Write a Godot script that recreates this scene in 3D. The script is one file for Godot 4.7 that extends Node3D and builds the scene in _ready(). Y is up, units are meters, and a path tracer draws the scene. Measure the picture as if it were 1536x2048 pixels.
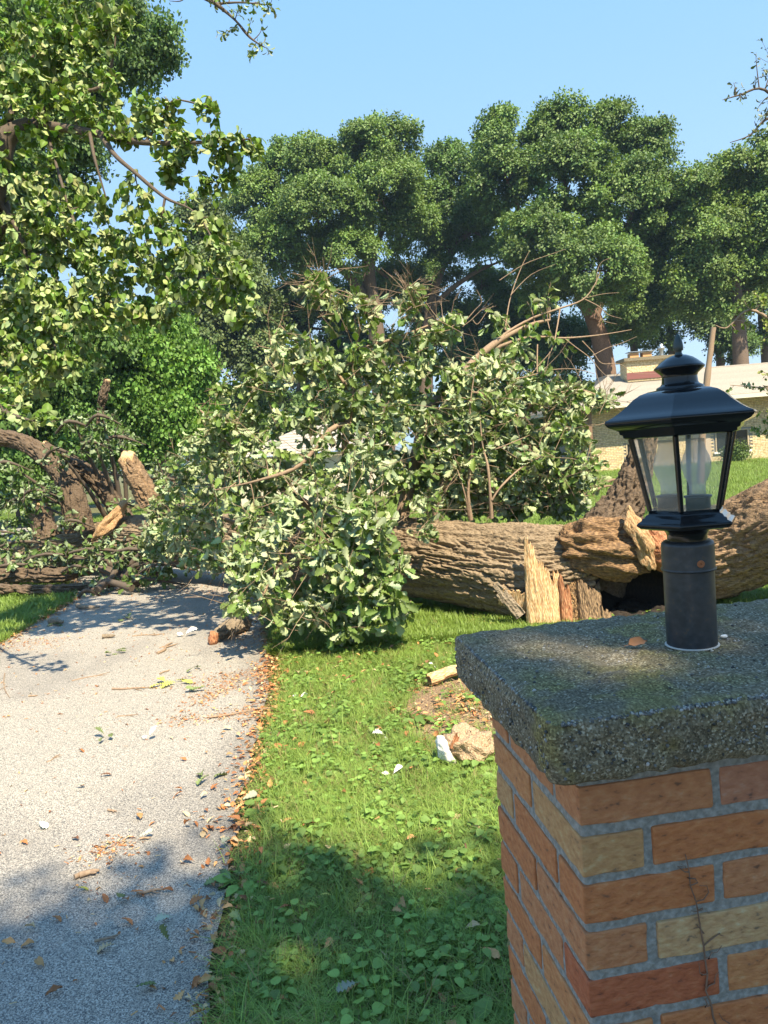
extends Node3D
# A great oak brought down across a driveway, seen past a brick gate pillar with a post lantern.
# Metres, y up; the driveway runs away along -z. The eye is 1.55 m above the driveway.

const EYE := Vector3(0, 1.55, 0)
const PITCH := -4.6
const ROLL := -4.5
const FOCAL := 1540.0            # focal length in pixels of the 1536 x 2048 photograph
var view := Basis.from_euler(Vector3(deg_to_rad(PITCH), 0, deg_to_rad(ROLL)))
var rng := RandomNumberGenerator.new()
var taken := {}
var M := {}
var T := {}
var started := Time.get_ticks_msec()

# ---------------------------------------------------------------- places
func spot(px: float, py: float, depth: float) -> Vector3:    # a surveyed point: bearing and elevation, and how far ahead it stands
	var r := view * Vector3((px - 768.0) / FOCAL, (1024.0 - py) / FOCAL, -1.0)
	return EYE + r * (depth / -r.z)

func on_ground(px: float, py: float, h := 0.0) -> Vector3:
	var r := view * Vector3((px - 768.0) / FOCAL, (1024.0 - py) / FOCAL, -1.0)
	return EYE + r * ((h - EYE.y) / r.y)

func rnd(a: float, b: float) -> float:
	return rng.randf_range(a, b)

func rdir() -> Vector3:
	var z := rng.randf_range(-1, 1)
	var a := rng.randf_range(0, TAU)
	var s := sqrt(1.0 - z * z)
	return Vector3(s * cos(a), z, s * sin(a))

func make_noise(kind: int, freq: float, sd: int, oct := 3) -> FastNoiseLite:
	var n := FastNoiseLite.new()
	n.noise_type = kind
	n.frequency = freq
	n.seed = sd
	n.fractal_octaves = oct
	return n

# ---------------------------------------------------------------- things, parts
func numbered(called: String) -> String:
	if not taken.has(called):
		taken[called] = 0
		return called
	taken[called] += 1
	return "%s_%03d" % [called, taken[called]]

func tag(o: Node, label: String, category: String, group := "") -> void:
	o.set_meta("label", label)
	o.set_meta("category", category)
	if group:
		o.set_meta("group", group)

func thing(called: String, label: String, category: String, at := Vector3.ZERO, group := "") -> Node3D:
	var o := Node3D.new()
	o.name = numbered(called)
	add_child(o)
	o.position = at
	tag(o, label, category, group)
	return o

func part(called: String, mesh: Mesh, mat: Material, parent: Node, at := Transform3D()) -> MeshInstance3D:
	var o := MeshInstance3D.new()
	o.name = called
	o.mesh = mesh
	if mat:
		o.material_override = mat
	o.transform = at
	parent.add_child(o, true)
	return o

func single(called: String, mesh: Mesh, mat: Material, label: String, category: String, at := Transform3D(), group := "") -> MeshInstance3D:
	var o := part(numbered(called), mesh, mat, self, at)
	tag(o, label, category, group)
	return o

func scatter(called: String, mesh: Mesh, mat: Material, parent: Node, xs: Array, cs: Array) -> MultiMeshInstance3D:
	var mm := MultiMesh.new()
	mm.transform_format = MultiMesh.TRANSFORM_3D
	mm.use_colors = true
	mm.mesh = mesh
	mm.instance_count = xs.size()
	for i in xs.size():
		mm.set_instance_transform(i, xs[i])
		mm.set_instance_color(i, cs[i])
	var o := MultiMeshInstance3D.new()
	o.name = called
	o.multimesh = mm
	if mat:
		o.material_override = mat
	o.set_meta("kind", "stuff")
	parent.add_child(o, true)
	return o

# ---------------------------------------------------------------- shapes
class Shape:
	var v := PackedVector3Array()
	var n := PackedVector3Array()
	var u := PackedVector2Array()
	var c := PackedColorArray()
	var idx := PackedInt32Array()

	func tri(a: Vector3, b: Vector3, d: Vector3, col := Color.WHITE) -> void:   # clockwise seen from the front
		var k := v.size()
		var m := (d - a).cross(b - a).normalized()
		for p in [a, b, d]:
			v.append(p); n.append(m); c.append(col); u.append(Vector2(p.x, p.z))
		idx.append(k); idx.append(k + 1); idx.append(k + 2)

	func quad(a: Vector3, b: Vector3, d: Vector3, e: Vector3, col := Color.WHITE) -> void:
		var k := v.size()
		var m := (e - a).cross(b - a).normalized()
		for p in [a, b, d, e]:
			v.append(p); n.append(m); c.append(col); u.append(Vector2(p.x, p.z))
		for q in [0, 1, 2, 0, 2, 3]:
			idx.append(k + q)

	# rows of points; normals from the grid itself; flip turns the faces over
	func grid(rows: Array, cols: Array, closed := false, flip := false) -> void:
		var k := v.size()
		var nr := rows.size()
		var nc: int = rows[0].size()
		for i in nr:
			var ra: PackedVector3Array = rows[maxi(i - 1, 0)]
			var rb: PackedVector3Array = rows[mini(i + 1, nr - 1)]
			var r: PackedVector3Array = rows[i]
			for j in nc:
				var ja := j - 1
				var jb := j + 1
				if closed:
					ja = (j - 1 + nc - 1) % (nc - 1)
					jb = (j + 1) % (nc - 1)
				else:
					ja = maxi(ja, 0)
					jb = mini(jb, nc - 1)
				var m := (rb[j] - ra[j]).cross(r[jb] - r[ja])
				if m.length_squared() < 1e-16:
					m = (rb[(j + 1) % nc] - ra[j]).cross(r[jb] - r[ja])
				m = m.normalized()
				v.append(r[j])
				n.append(-m if flip else m)
				c.append(cols[i][j] if cols.size() else Color.WHITE)
				u.append(Vector2(float(j) / (nc - 1), float(i) / (nr - 1)))
		for i in nr - 1:
			for j in nc - 1:
				var a := k + i * nc + j
				var b := a + 1
				var d := a + nc
				var e := d + 1
				if flip:
					idx.append_array(PackedInt32Array([a, d, b, b, d, e]))
				else:
					idx.append_array(PackedInt32Array([a, b, d, b, e, d]))

	func tube(path: Array, radii: Array, sides: int, col := Color.WHITE, capped := true, wob: FastNoiseLite = null, amp := 0.0) -> void:
		var rows := []
		var cols := []
		var side := Vector3.ZERO
		for i in path.size():
			var p: Vector3 = path[i]
			var a: Vector3 = path[maxi(i - 1, 0)]
			var b: Vector3 = path[mini(i + 1, path.size() - 1)]
			var d := (b - a).normalized()
			if side == Vector3.ZERO:
				side = d.cross(Vector3.UP if absf(d.y) < 0.9 else Vector3.RIGHT).normalized()
			else:
				side = (side - d * side.dot(d)).normalized()
			var up := side.cross(d)
			var row := PackedVector3Array()
			var cc := PackedColorArray()
			for j in sides + 1:
				var an := TAU * (j % sides) / sides
				var w := side * cos(an) + up * sin(an)
				var rr: float = radii[i]
				if wob:
					var q := p + w * rr
					rr += amp * wob.get_noise_3d(q.x, q.y, q.z)
				row.append(p + w * rr)
				cc.append(col)
			rows.append(row)
			cols.append(cc)
		grid(rows, cols, true, false)
		if capped:
			for e in [0, path.size() - 1]:
				var row: PackedVector3Array = rows[e]
				for j in sides:
					if e == 0:
						tri(path[e], row[j + 1], row[j], col)
					else:
						tri(path[e], row[j], row[j + 1], col)

	func box(lo: Vector3, hi: Vector3, col := Color.WHITE) -> void:
		var p := []
		for q in 8:
			p.append(Vector3(hi.x if q & 1 else lo.x, hi.y if q & 2 else lo.y, hi.z if q & 4 else lo.z))
		quad(p[4], p[6], p[7], p[5], col)
		quad(p[1], p[3], p[2], p[0], col)
		quad(p[0], p[2], p[6], p[4], col)
		quad(p[5], p[7], p[3], p[1], col)
		quad(p[2], p[3], p[7], p[6], col)
		quad(p[4], p[5], p[1], p[0], col)

	# outline of (radius, height) pairs turned round y; sides 6 gives a hexagon with sharp corners
	func lathe(prof: Array, sides: int, turn := 0.0, sharp := false, col := Color.WHITE) -> void:
		if not sharp:
			var rows := []
			var cols := []
			for q in prof:
				var row := PackedVector3Array()
				var cc := PackedColorArray()
				for j in sides + 1:
					var an: float = turn + TAU * (j % sides) / sides
					row.append(Vector3(sin(an) * q.x, q.y, cos(an) * q.x))
					cc.append(col)
				rows.append(row); cols.append(cc)
			grid(rows, cols, true, true)
			return
		for j in sides:
			var a: float = turn + TAU * j / sides
			var b: float = turn + TAU * (j + 1) / sides
			var rows := []
			var cols := []
			for q in prof:
				var row := PackedVector3Array()
				var cc := PackedColorArray()
				for s in 4:
					var t := s / 3.0
					var pa := Vector3(sin(a) * q.x, q.y, cos(a) * q.x)
					var pb := Vector3(sin(b) * q.x, q.y, cos(b) * q.x)
					row.append(pa.lerp(pb, t)); cc.append(col)
				rows.append(row); cols.append(cc)
			grid(rows, cols, false, true)

	func append(o: Shape, t: Transform3D) -> void:
		var k := v.size()
		for i in o.v.size():
			v.append(t * o.v[i]); n.append((t.basis * o.n[i]).normalized()); u.append(o.u[i]); c.append(o.c[i])
		for i in o.idx:
			idx.append(k + i)

	func mesh(into: ArrayMesh = null, mat: Material = null) -> ArrayMesh:
		var m := into if into else ArrayMesh.new()
		var a := []
		a.resize(Mesh.ARRAY_MAX)
		a[Mesh.ARRAY_VERTEX] = v
		a[Mesh.ARRAY_NORMAL] = n
		a[Mesh.ARRAY_TEX_UV] = u
		a[Mesh.ARRAY_COLOR] = c
		a[Mesh.ARRAY_INDEX] = idx
		m.add_surface_from_arrays(Mesh.PRIMITIVE_TRIANGLES, a)
		if mat:
			m.surface_set_material(m.get_surface_count() - 1, mat)
		return m

func smooth_path(pts: Array, steps: int) -> Array:            # Catmull-Rom through points (Vector3 or float)
	var out := []
	for i in pts.size() - 1:
		var a = pts[maxi(i - 1, 0)]
		var b = pts[i]
		var c = pts[i + 1]
		var d = pts[mini(i + 2, pts.size() - 1)]
		for s in steps:
			var t := float(s) / steps
			out.append(0.5 * ((2.0 * b) + (c - a) * t + (2.0 * a - 5.0 * b + 4.0 * c - d) * t * t + (3.0 * b - a - 3.0 * c + d) * t * t * t))
	out.append(pts[-1])
	return out

# a rough closed lump: radii, noise amplitude, stretch of the noise
func lump(radii: Vector3, amp: float, freq: float, sd: int, nu := 24, nv := 16, stretch := Vector3.ONE, ridged := false) -> Shape:
	var ns := make_noise(FastNoiseLite.TYPE_SIMPLEX_SMOOTH, freq, sd, 4)
	if ridged:
		ns.fractal_type = FastNoiseLite.FRACTAL_RIDGED
	var s := Shape.new()
	var rows := []
	for i in nv + 1:
		var th := PI * i / nv
		var row := PackedVector3Array()
		for j in nu + 1:
			var ph := TAU * (j % nu) / nu
			var d := Vector3(sin(th) * cos(ph), cos(th), sin(th) * sin(ph))
			var p := d * radii
			var q := p * stretch
			row.append(p + d * amp * ns.get_noise_3d(q.x, q.y, q.z))
		rows.append(row)
	s.grid(rows, [], true, true)
	return s

# a block with rounded, slightly uneven edges
func soft_block(size: Vector3, r: float, amp: float, sd: int, step := 0.012, tint = null) -> Shape:
	var ns := make_noise(FastNoiseLite.TYPE_SIMPLEX_SMOOTH, 30.0, sd, 3)
	var s := Shape.new()
	var h := size / 2.0
	for ax in 3:
		for sg in [-1.0, 1.0]:
			var a := (ax + 1) % 3
			var b := (ax + 2) % 3
			var ta := ticks(h[a], r, step)
			var tb := ticks(h[b], r, step)
			var rows := []
			var cols := []
			for x in ta:
				var row := PackedVector3Array()
				var cc := PackedColorArray()
				for y in tb:
					var p := Vector3.ZERO
					p[ax] = h[ax] * sg
					p[a] = x
					p[b] = y
					var core := p.clamp(-h + Vector3.ONE * r, h - Vector3.ONE * r)
					var d := (p - core).normalized()
					p = core + d * r
					p += d * amp * ns.get_noise_3d(p.x + sd, p.y, p.z)
					row.append(p)
					cc.append(tint.call(p) if tint != null else Color.WHITE)
				rows.append(row)
				cols.append(cc)
			s.grid(rows, cols, false, sg < 0)
	return s

func ticks(h: float, r: float, step: float) -> Array:
	var out := [-h, -h + r * 0.35, -h + r]
	var n := maxi(1, int((2.0 * h - 2.0 * r) / step))
	for i in range(1, n):
		out.append(-h + r + (2.0 * h - 2.0 * r) * i / n)
	out.append_array([h - r, h - r * 0.35, h])
	return out

# ---------------------------------------------------------------- materials
func ramp(stops: Array) -> Gradient:
	var g := Gradient.new()
	var o := PackedFloat32Array()
	var c := PackedColorArray()
	for s in stops:
		o.append(s[0])
		c.append(lin(s[1], s[2], s[3]))
	g.offsets = o
	g.colors = c
	return g

func lin(r: float, g: float, b: float) -> Color:               # real-world reflectance to the sRGB that colour fields take
	return Color(r, g, b).linear_to_srgb()

func noise_picture(n: FastNoiseLite, stops: Array, px := 512) -> ImageTexture:
	var g := ramp(stops)
	var im := n.get_seamless_image(px, px)
	var src := im.get_data()
	var lut := PackedByteArray()
	for i in 256:
		var c := g.sample(i / 255.0)
		lut.append(c.r8); lut.append(c.g8); lut.append(c.b8)
	var out := PackedByteArray()
	out.resize(px * px * 3)
	for i in px * px:
		var k := src[i] * 3
		out[i * 3] = lut[k]; out[i * 3 + 1] = lut[k + 1]; out[i * 3 + 2] = lut[k + 2]
	return ImageTexture.create_from_image(Image.create_from_data(px, px, false, Image.FORMAT_RGB8, out))

func grey_picture(n: FastNoiseLite, px := 512) -> ImageTexture:
	return ImageTexture.create_from_image(n.get_seamless_image(px, px))

func surface(tex: Texture2D, scale: Vector3, rough: float, height: Texture2D = null, relief := 0.0, world := false, tinted := true) -> StandardMaterial3D:
	var m := StandardMaterial3D.new()
	m.albedo_texture = tex
	m.uv1_triplanar = true
	m.uv1_world_triplanar = world
	m.uv1_scale = scale
	m.roughness = rough
	m.vertex_color_use_as_albedo = tinted
	if height:
		m.heightmap_enabled = true
		m.heightmap_texture = height
		m.heightmap_scale = relief
	return m

func leaf_material(r: float, g: float, b: float, rough := 0.5, through := 0.5) -> StandardMaterial3D:
	var m := StandardMaterial3D.new()
	m.albedo_color = lin(r, g, b)
	m.roughness = rough
	m.vertex_color_use_as_albedo = true
	m.backlight_enabled = true
	m.backlight = Color(through, through, through * 0.6)
	return m

func plain(r: float, g: float, b: float, rough := 0.7, metal := 0.0) -> StandardMaterial3D:
	var m := StandardMaterial3D.new()
	m.albedo_color = lin(r, g, b)
	m.roughness = rough
	m.metallic = metal
	m.vertex_color_use_as_albedo = true
	return m

# ---------------------------------------------------------------- leaves
const OAK := [[0.0, 0.012, 0.0], [0.1, 0.045, 0.0], [0.19, 0.125, 0.03], [0.27, 0.095, 0.0], [0.39, 0.205, 0.04], [0.48, 0.14, 0.0], [0.6, 0.29, 0.05], [0.7, 0.215, 0.0], [0.8, 0.275, 0.04], [0.88, 0.19, 0.0], [0.95, 0.13, 0.02], [1.0, 0.0, 0.0]]
const HEART := [[0.0, 0.1, -0.07], [0.08, 0.3, -0.06], [0.2, 0.41, -0.02], [0.36, 0.44, 0.0], [0.54, 0.38, 0.0], [0.7, 0.27, 0.0], [0.85, 0.13, 0.0], [1.0, 0.0, 0.0]]
const OVAL := [[0.0, 0.02, 0.0], [0.2, 0.19, 0.0], [0.45, 0.26, 0.0], [0.7, 0.19, 0.0], [0.88, 0.08, 0.0], [1.0, 0.0, 0.0]]

func leaf_sheet(outline: Array, size: float, fold: float, curl: float, sink: float, under: bool, wave := 0.0, col := Color.WHITE) -> Shape:
	var s := Shape.new()
	var rows := []
	var cols := []
	var q := 0
	for st in outline:
		var t: float = st[0]
		var w: float = st[1] * size
		var y := -curl * t * t * size - sink
		var z := (t + 0.18) * size
		var wv := wave * size * (1.0 if q % 2 == 0 else -1.0)
		q += 1
		rows.append(PackedVector3Array([Vector3(-w, y + fold * w + wv, z + st[2] * size), Vector3(-w * 0.5, y + fold * w * 0.35, z + st[2] * size * 0.4), Vector3(0, y, z), Vector3(w * 0.5, y + fold * w * 0.35, z + st[2] * size * 0.4), Vector3(w, y + fold * w - wv, z + st[2] * size)]))
		cols.append(PackedColorArray([col, col, col, col, col]))
	s.grid(rows, cols, false, under)
	if not under:
		s.quad(Vector3(-0.008, 0, 0) * size, Vector3(-0.008, 0, 0.2) * size, Vector3(0.008, 0, 0.2) * size, Vector3(0.008, 0, 0) * size, col)
	return s

func leaf_mesh(outline: Array, size: float, fold: float, curl: float, top: Material, below: Material, wave := 0.0) -> ArrayMesh:
	var m := leaf_sheet(outline, size, fold, curl, 0.0, false, wave).mesh(null, top)
	return leaf_sheet(outline, size, fold, curl, 0.0009, true, wave).mesh(m, below)

func aim(dir: Vector3, up: Vector3, scale := 1.0) -> Basis:     # z along dir, y as near up as it can be
	var z := dir.normalized()
	var x := up.cross(z)
	if x.length_squared() < 1e-6:
		x = Vector3.RIGHT.cross(z)
	x = x.normalized()
	return Basis(x * scale, z.cross(x) * scale, z * scale)

# a small tuft of leaves for trees farther off
func spray_mesh(count: int, reach: float, leaf: float, wide: float, sd: int) -> ArrayMesh:
	var keep := rng.state
	rng.seed = sd
	var s := Shape.new()
	for i in count:
		var d := rdir()
		d.y = d.y * 0.7 + 0.1
		var p := d * reach * rnd(0.25, 1.0)
		var b := aim((d + Vector3(0, -0.4, 0) + rdir() * 0.6), (Vector3.UP + rdir() * 0.9), leaf * rnd(0.75, 1.2))
		var a := p
		var l := p + b * Vector3(-wide, 0.08, 0.5)
		var r := p + b * Vector3(wide, 0.08, 0.5)
		var e := p + b * Vector3(0, -0.1, 1.0)
		var f := rnd(0.8, 1.2)
		s.quad(a, r, e, l, Color(f, f, f))
	rng.state = keep
	return s.mesh()

# ---------------------------------------------------------------- branches and crowns
class Wood:
	var nodes := PackedVector3Array()
	var thick := PackedFloat32Array()
	var shape := Shape.new()
	var fine := Shape.new()

func limb(w: Wood, pts: Array, radii: Array, sides := 7, steps := 5, amp := 0.0, into: Shape = null) -> void:
	var p := smooth_path(pts, steps)
	var r := smooth_path(radii, steps)
	(into if into else w.shape).tube(p, r, sides, Color.WHITE, true, T.wobble if amp > 0.0 else null, amp)
	for i in p.size():
		w.nodes.append(p[i])
		w.thick.append(r[i])

func nearest(w: Wood, p: Vector3, rise := 0.0) -> int:
	var best := 0
	var d := 1e9
	for i in w.nodes.size():
		var q := w.nodes[i]
		var e := q.distance_squared_to(p)
		if rise > 0.0 and q.y > p.y:
			e += rise * (q.y - p.y)
		if e < d:
			d = e
			best = i
	return best

func twig_to(w: Wood, p: Vector3, r0: float, r1: float, sides: int, sag: float, keep := true, into: Shape = null) -> Vector3:
	var k := nearest(w, p)
	var a := w.nodes[k]
	var m := a.lerp(p, 0.5) + Vector3(rnd(-0.1, 0.1), sag + rnd(-0.06, 0.06), rnd(-0.1, 0.1)) * a.distance_to(p)
	var rr := minf(r0, w.thick[k] * 0.8)
	var path := smooth_path([a, m, p], 3)
	var rad := []
	for i in path.size():
		rad.append(lerpf(rr, r1, float(i) / (path.size() - 1)))
	(into if into else w.shape).tube(path, rad, sides, Color.WHITE, false)
	if keep:
		for i in range(1, path.size()):
			w.nodes.append(path[i])
			w.thick.append(rad[i])
	return (p - m).normalized()

# lobes: [centre, radii]; gives a point in the lobe's shell
func in_lobe(l: Array, inner: float) -> Vector3:
	var d := rdir()
	return l[0] + d * Vector3(l[1]) * pow(rnd(inner * inner * inner, 1.0), 1.0 / 3.0)

# a tree seen from afar: trunk, limbs to every lobe, tufts of leaves
func far_tree(o: Node3D, trunk: Array, radii: Array, lobes: Array, tufts: int, sprays: int, spray: Mesh, mat: Material, bark: Material, tone: Color, spread: float, size: float, extra := [], gaps := []) -> void:
	var w := Wood.new()
	limb(w, trunk, radii, 9, 5, 0.05)
	for e in extra:
		limb(w, e[0], e[1], 6, 5, 0.03)
	var total := 0.0
	for l in lobes:
		total += l[1].x * l[1].y
	var xs := []
	var cs := []
	for l in lobes:
		var rr: Vector3 = l[1]
		twig_to(w, l[0], 0.16, 0.05, 6, 0.05)
		var n := maxi(4, int(tufts * rr.x * rr.y / total))
		for i in n:
			var d := rdir()
			if d.y < -0.3 and rng.randf() < 0.5:
				d.y = -d.y
			var c: Vector3 = l[0] + d * rr * rnd(0.5, 0.86)
			if rng.randf() < 0.55:
				twig_to(w, c, 0.05, 0.015, 4, 0.04)
			var f := rnd(0.72, 1.28)
			var tr := spread * rnd(0.6, 1.25)
			for k in sprays:
				var e := rdir()
				if e.y < -0.2 and rng.randf() < 0.6:
					e.y = -e.y
				var p := c + Vector3(e.x, e.y * 0.75, e.z) * tr * pow(rng.randf(), 0.33)
				var open := false
				for h in gaps:
					open = open or (p - h[0]).cross(h[1]).length() < h[2]
				if open:
					continue
				var up := (d * 0.5 + Vector3.UP + e * 0.5).normalized()
				var s := size * rnd(0.75, 1.25)
				var b := Basis(up, rnd(0, TAU)) * aim(up.cross(Vector3(1, 0.1, 0.3)), up, s)
				xs.append(Transform3D(b, p))
				var g := f * rnd(0.8, 1.2)
				cs.append(Color(tone.r * g * rnd(0.9, 1.12), tone.g * g, tone.b * g * rnd(0.9, 1.1)))
	for i in range(0, xs.size()):
		var t: Transform3D = xs[i]
		t.origin -= o.position
		xs[i] = t
	part("trunk", shifted(w.shape, -o.position).mesh(), bark, o)
	scatter("crown", spray, mat, o, xs, cs)

func shifted(s: Shape, by: Vector3) -> Shape:
	for i in s.v.size():
		s.v[i] += by
	return s

# ---------------------------------------------------------------- the scene
func _ready() -> void:
	rng.seed = 20240611
	# camera
	var cam := Camera3D.new()
	cam.name = "camera"
	cam.fov = rad_to_deg(2.0 * atan(1024.0 / FOCAL))
	cam.near = 0.05
	cam.far = 3000.0
	cam.transform = Transform3D(view, EYE)
	add_child(cam)
	cam.current = true
	# sky, exposure
	var env := Environment.new()
	env.background_mode = Environment.BG_SKY
	var sm := ProceduralSkyMaterial.new()
	sm.sky_top_color = lin(0.106, 0.238, 0.440)
	sm.sky_horizon_color = lin(0.295, 0.388, 0.465)
	sm.sky_curve = 0.24
	sm.ground_bottom_color = lin(0.10, 0.11, 0.06)
	sm.ground_horizon_color = lin(0.16, 0.18, 0.12)
	sm.sun_angle_max = 1.0
	env.sky = Sky.new()
	env.sky.sky_material = sm
	env.background_energy_multiplier = 1.0
	env.tonemap_mode = Environment.TONE_MAPPER_LINEAR
	env.tonemap_exposure = 2.6
	env.sdfgi_enabled = true
	env.ssao_enabled = true
	env.ssil_enabled = true
	env.fog_enabled = true
	env.fog_density = 0.0005
	env.fog_light_color = Color(0.72, 0.84, 0.96)
	var we := WorldEnvironment.new()
	we.name = "environment"
	we.environment = env
	add_child(we)
	# sun: high, behind the right shoulder
	var sun := DirectionalLight3D.new()
	sun.name = "sun"
	sun.light_energy = 1.4
	sun.light_color = Color(1.0, 0.945, 0.83)
	sun.light_angular_distance = 0.55
	sun.shadow_enabled = true
	var to_sun := Vector3(0.28, 0.80, 0.53).normalized()
	sun.transform = Transform3D(Basis.looking_at(-to_sun, Vector3.FORWARD), Vector3(0, 20, 0))
	add_child(sun)

	T.light = to_sun
	T.wobble = make_noise(FastNoiseLite.TYPE_SIMPLEX_SMOOTH, 1.6, 7, 3)
	T.crumb = make_noise(FastNoiseLite.TYPE_SIMPLEX_SMOOTH, 22.0, 19, 3)
	T.gap = [spot(588, 868, 5.5), spot(588, 868, 8.0)]          # a thin place in the leaf heap
	materials()
	ground()
	driveway()
	house()
	garage()
	pillar()
	lantern()
	fallen_oak()
	left_debris()
	background_trees()
	heart_leaved_tree()
	right_trees()
	shade_tree()
	lawn()
	litter()
	small_things()
	print("built in ", Time.get_ticks_msec() - started, " ms")

func materials() -> void:
	var fine := make_noise(FastNoiseLite.TYPE_SIMPLEX_SMOOTH, 0.03, 3, 5)
	var bark_n := make_noise(FastNoiseLite.TYPE_SIMPLEX_SMOOTH, 0.02, 4, 5)
	bark_n.fractal_type = FastNoiseLite.FRACTAL_RIDGED
	T.grey = grey_picture(fine)
	var speck := make_noise(FastNoiseLite.TYPE_CELLULAR, 0.16, 8, 1)
	speck.fractal_type = FastNoiseLite.FRACTAL_NONE
	speck.cellular_return_type = FastNoiseLite.RETURN_CELL_VALUE
	var speck_h := make_noise(FastNoiseLite.TYPE_CELLULAR, 0.16, 8, 1)
	speck_h.fractal_type = FastNoiseLite.FRACTAL_NONE
	speck_h.cellular_return_type = FastNoiseLite.RETURN_DISTANCE
	# bark
	M.bark = surface(noise_picture(bark_n, [[0.0, 0.10, 0.075, 0.05], [0.45, 0.19, 0.145, 0.10], [0.8, 0.30, 0.235, 0.165], [1.0, 0.38, 0.31, 0.23]]), Vector3(2.2, 2.2, 2.2), 0.9, grey_picture(bark_n), 1.2)
	M.log_bark = surface(noise_picture(bark_n, [[0.0, 0.085, 0.058, 0.034], [0.4, 0.21, 0.150, 0.090], [0.8, 0.335, 0.248, 0.158], [1.0, 0.45, 0.352, 0.245]]), Vector3(1.6, 3.6, 3.6), 0.92, grey_picture(bark_n), 1.5)
	M.far_bark = surface(noise_picture(bark_n, [[0.0, 0.07, 0.05, 0.035], [1.0, 0.20, 0.14, 0.10]]), Vector3(0.7, 0.7, 0.7), 0.9)
	M.red_bark = surface(noise_picture(bark_n, [[0.0, 0.10, 0.06, 0.04], [1.0, 0.27, 0.165, 0.11]]), Vector3(0.7, 0.7, 0.7), 0.9)
	M.twig = surface(noise_picture(fine, [[0.0, 0.20, 0.13, 0.085], [1.0, 0.40, 0.29, 0.19]]), Vector3(3, 3, 3), 0.85)
	M.dark_twig = surface(noise_picture(fine, [[0.2, 0.045, 0.034, 0.024], [0.8, 0.19, 0.14, 0.10]]), Vector3(9, 9, 9), 0.85)
	# torn wood: grain runs along y of the object
	var grain := make_noise(FastNoiseLite.TYPE_SIMPLEX_SMOOTH, 0.035, 12, 5)
	M.fresh = surface(noise_picture(grain, [[0.25, 0.40, 0.17, 0.06], [0.45, 0.66, 0.40, 0.18], [0.6, 0.77, 0.55, 0.30], [0.8, 0.84, 0.67, 0.44]]), Vector3(9, 0.9, 9), 0.8, grey_picture(grain), 1.0)
	M.torn = surface(noise_picture(grain, [[0.25, 0.24, 0.11, 0.045], [0.5, 0.46, 0.27, 0.12], [0.65, 0.60, 0.40, 0.21], [0.85, 0.74, 0.56, 0.34]]), Vector3(9, 1.2, 9), 0.85, grey_picture(grain), 1.0)
	M.red_wood = surface(noise_picture(grain, [[0.25, 0.16, 0.05, 0.02], [0.5, 0.40, 0.16, 0.07], [0.8, 0.62, 0.34, 0.18]]), Vector3(6, 0.8, 6), 0.8, grey_picture(grain), 1.0)
	M.rotten = surface(noise_picture(grain, [[0.2, 0.07, 0.04, 0.022], [0.45, 0.20, 0.115, 0.055], [0.62, 0.33, 0.195, 0.09], [0.8, 0.52, 0.33, 0.16]]), Vector3(3.0, 1.6, 3.0), 0.9, grey_picture(grain), 2.0)
	M.weathered = surface(noise_picture(grain, [[0.2, 0.09, 0.055, 0.035], [0.45, 0.22, 0.14, 0.08], [0.65, 0.34, 0.22, 0.12], [0.85, 0.48, 0.32, 0.18]]), Vector3(0.9, 4.5, 4.5), 0.85, grey_picture(grain), 1.5)
	M.heartwood = surface(noise_picture(grain, [[0.2, 0.06, 0.035, 0.02], [0.42, 0.16, 0.092, 0.045], [0.6, 0.27, 0.155, 0.072], [0.8, 0.42, 0.26, 0.125]]), Vector3(1.2, 5, 3), 0.9, grey_picture(grain), 2.0)
	M.weathered_up = surface(M.weathered.albedo_texture, Vector3(4.5, 0.9, 4.5), 0.85, grey_picture(grain), 1.5)
	M.shaded_rot = surface(noise_picture(grain, [[0.2, 0.010, 0.007, 0.005], [0.8, 0.04, 0.026, 0.016]]), Vector3(3, 1, 3), 0.95)  # rotten wood, with the shade inside the hollow put into its colour
	# ground
	var soil := make_noise(FastNoiseLite.TYPE_SIMPLEX_SMOOTH, 0.045, 21, 5)
	M.soil = surface(noise_picture(soil, [[0.2, 0.05, 0.058, 0.018], [0.45, 0.10, 0.11, 0.03], [0.6, 0.145, 0.13, 0.045], [0.85, 0.22, 0.165, 0.08]], 1024), Vector3(0.8, 0.8, 0.8), 0.95, grey_picture(soil, 1024), 1.5, true)
	M.dirt = surface(noise_picture(soil, [[0.2, 0.14, 0.085, 0.045], [0.5, 0.28, 0.18, 0.10], [0.8, 0.42, 0.29, 0.18]], 1024), Vector3(1.3, 1.3, 1.3), 0.95, grey_picture(soil, 1024), 1.5, true)
	M.asphalt = surface(noise_picture(speck, [[0.0, 0.08, 0.078, 0.078], [0.25, 0.19, 0.176, 0.158], [0.45, 0.30, 0.27, 0.23], [0.66, 0.40, 0.355, 0.295], [0.86, 0.49, 0.44, 0.37], [1.0, 0.62, 0.575, 0.50]], 1024), Vector3(1.75, 1.75, 1.75), 0.85, grey_picture(speck_h, 1024), 0.15, true)
	# masonry
	M.concrete = surface(noise_picture(speck, [[0.0, 0.060, 0.048, 0.027], [0.4, 0.145, 0.117, 0.070], [0.7, 0.22, 0.182, 0.115], [0.9, 0.32, 0.275, 0.19], [1.0, 0.50, 0.455, 0.36]], 1024), Vector3(2.4, 2.4, 2.4), 0.95, grey_picture(speck_h, 1024), 0.18)
	M.mortar = surface(noise_picture(fine, [[0.2, 0.20, 0.192, 0.172], [0.5, 0.265, 0.256, 0.232], [0.8, 0.34, 0.33, 0.305]]), Vector3(5, 5, 5), 0.95, T.grey, 0.2)
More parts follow.
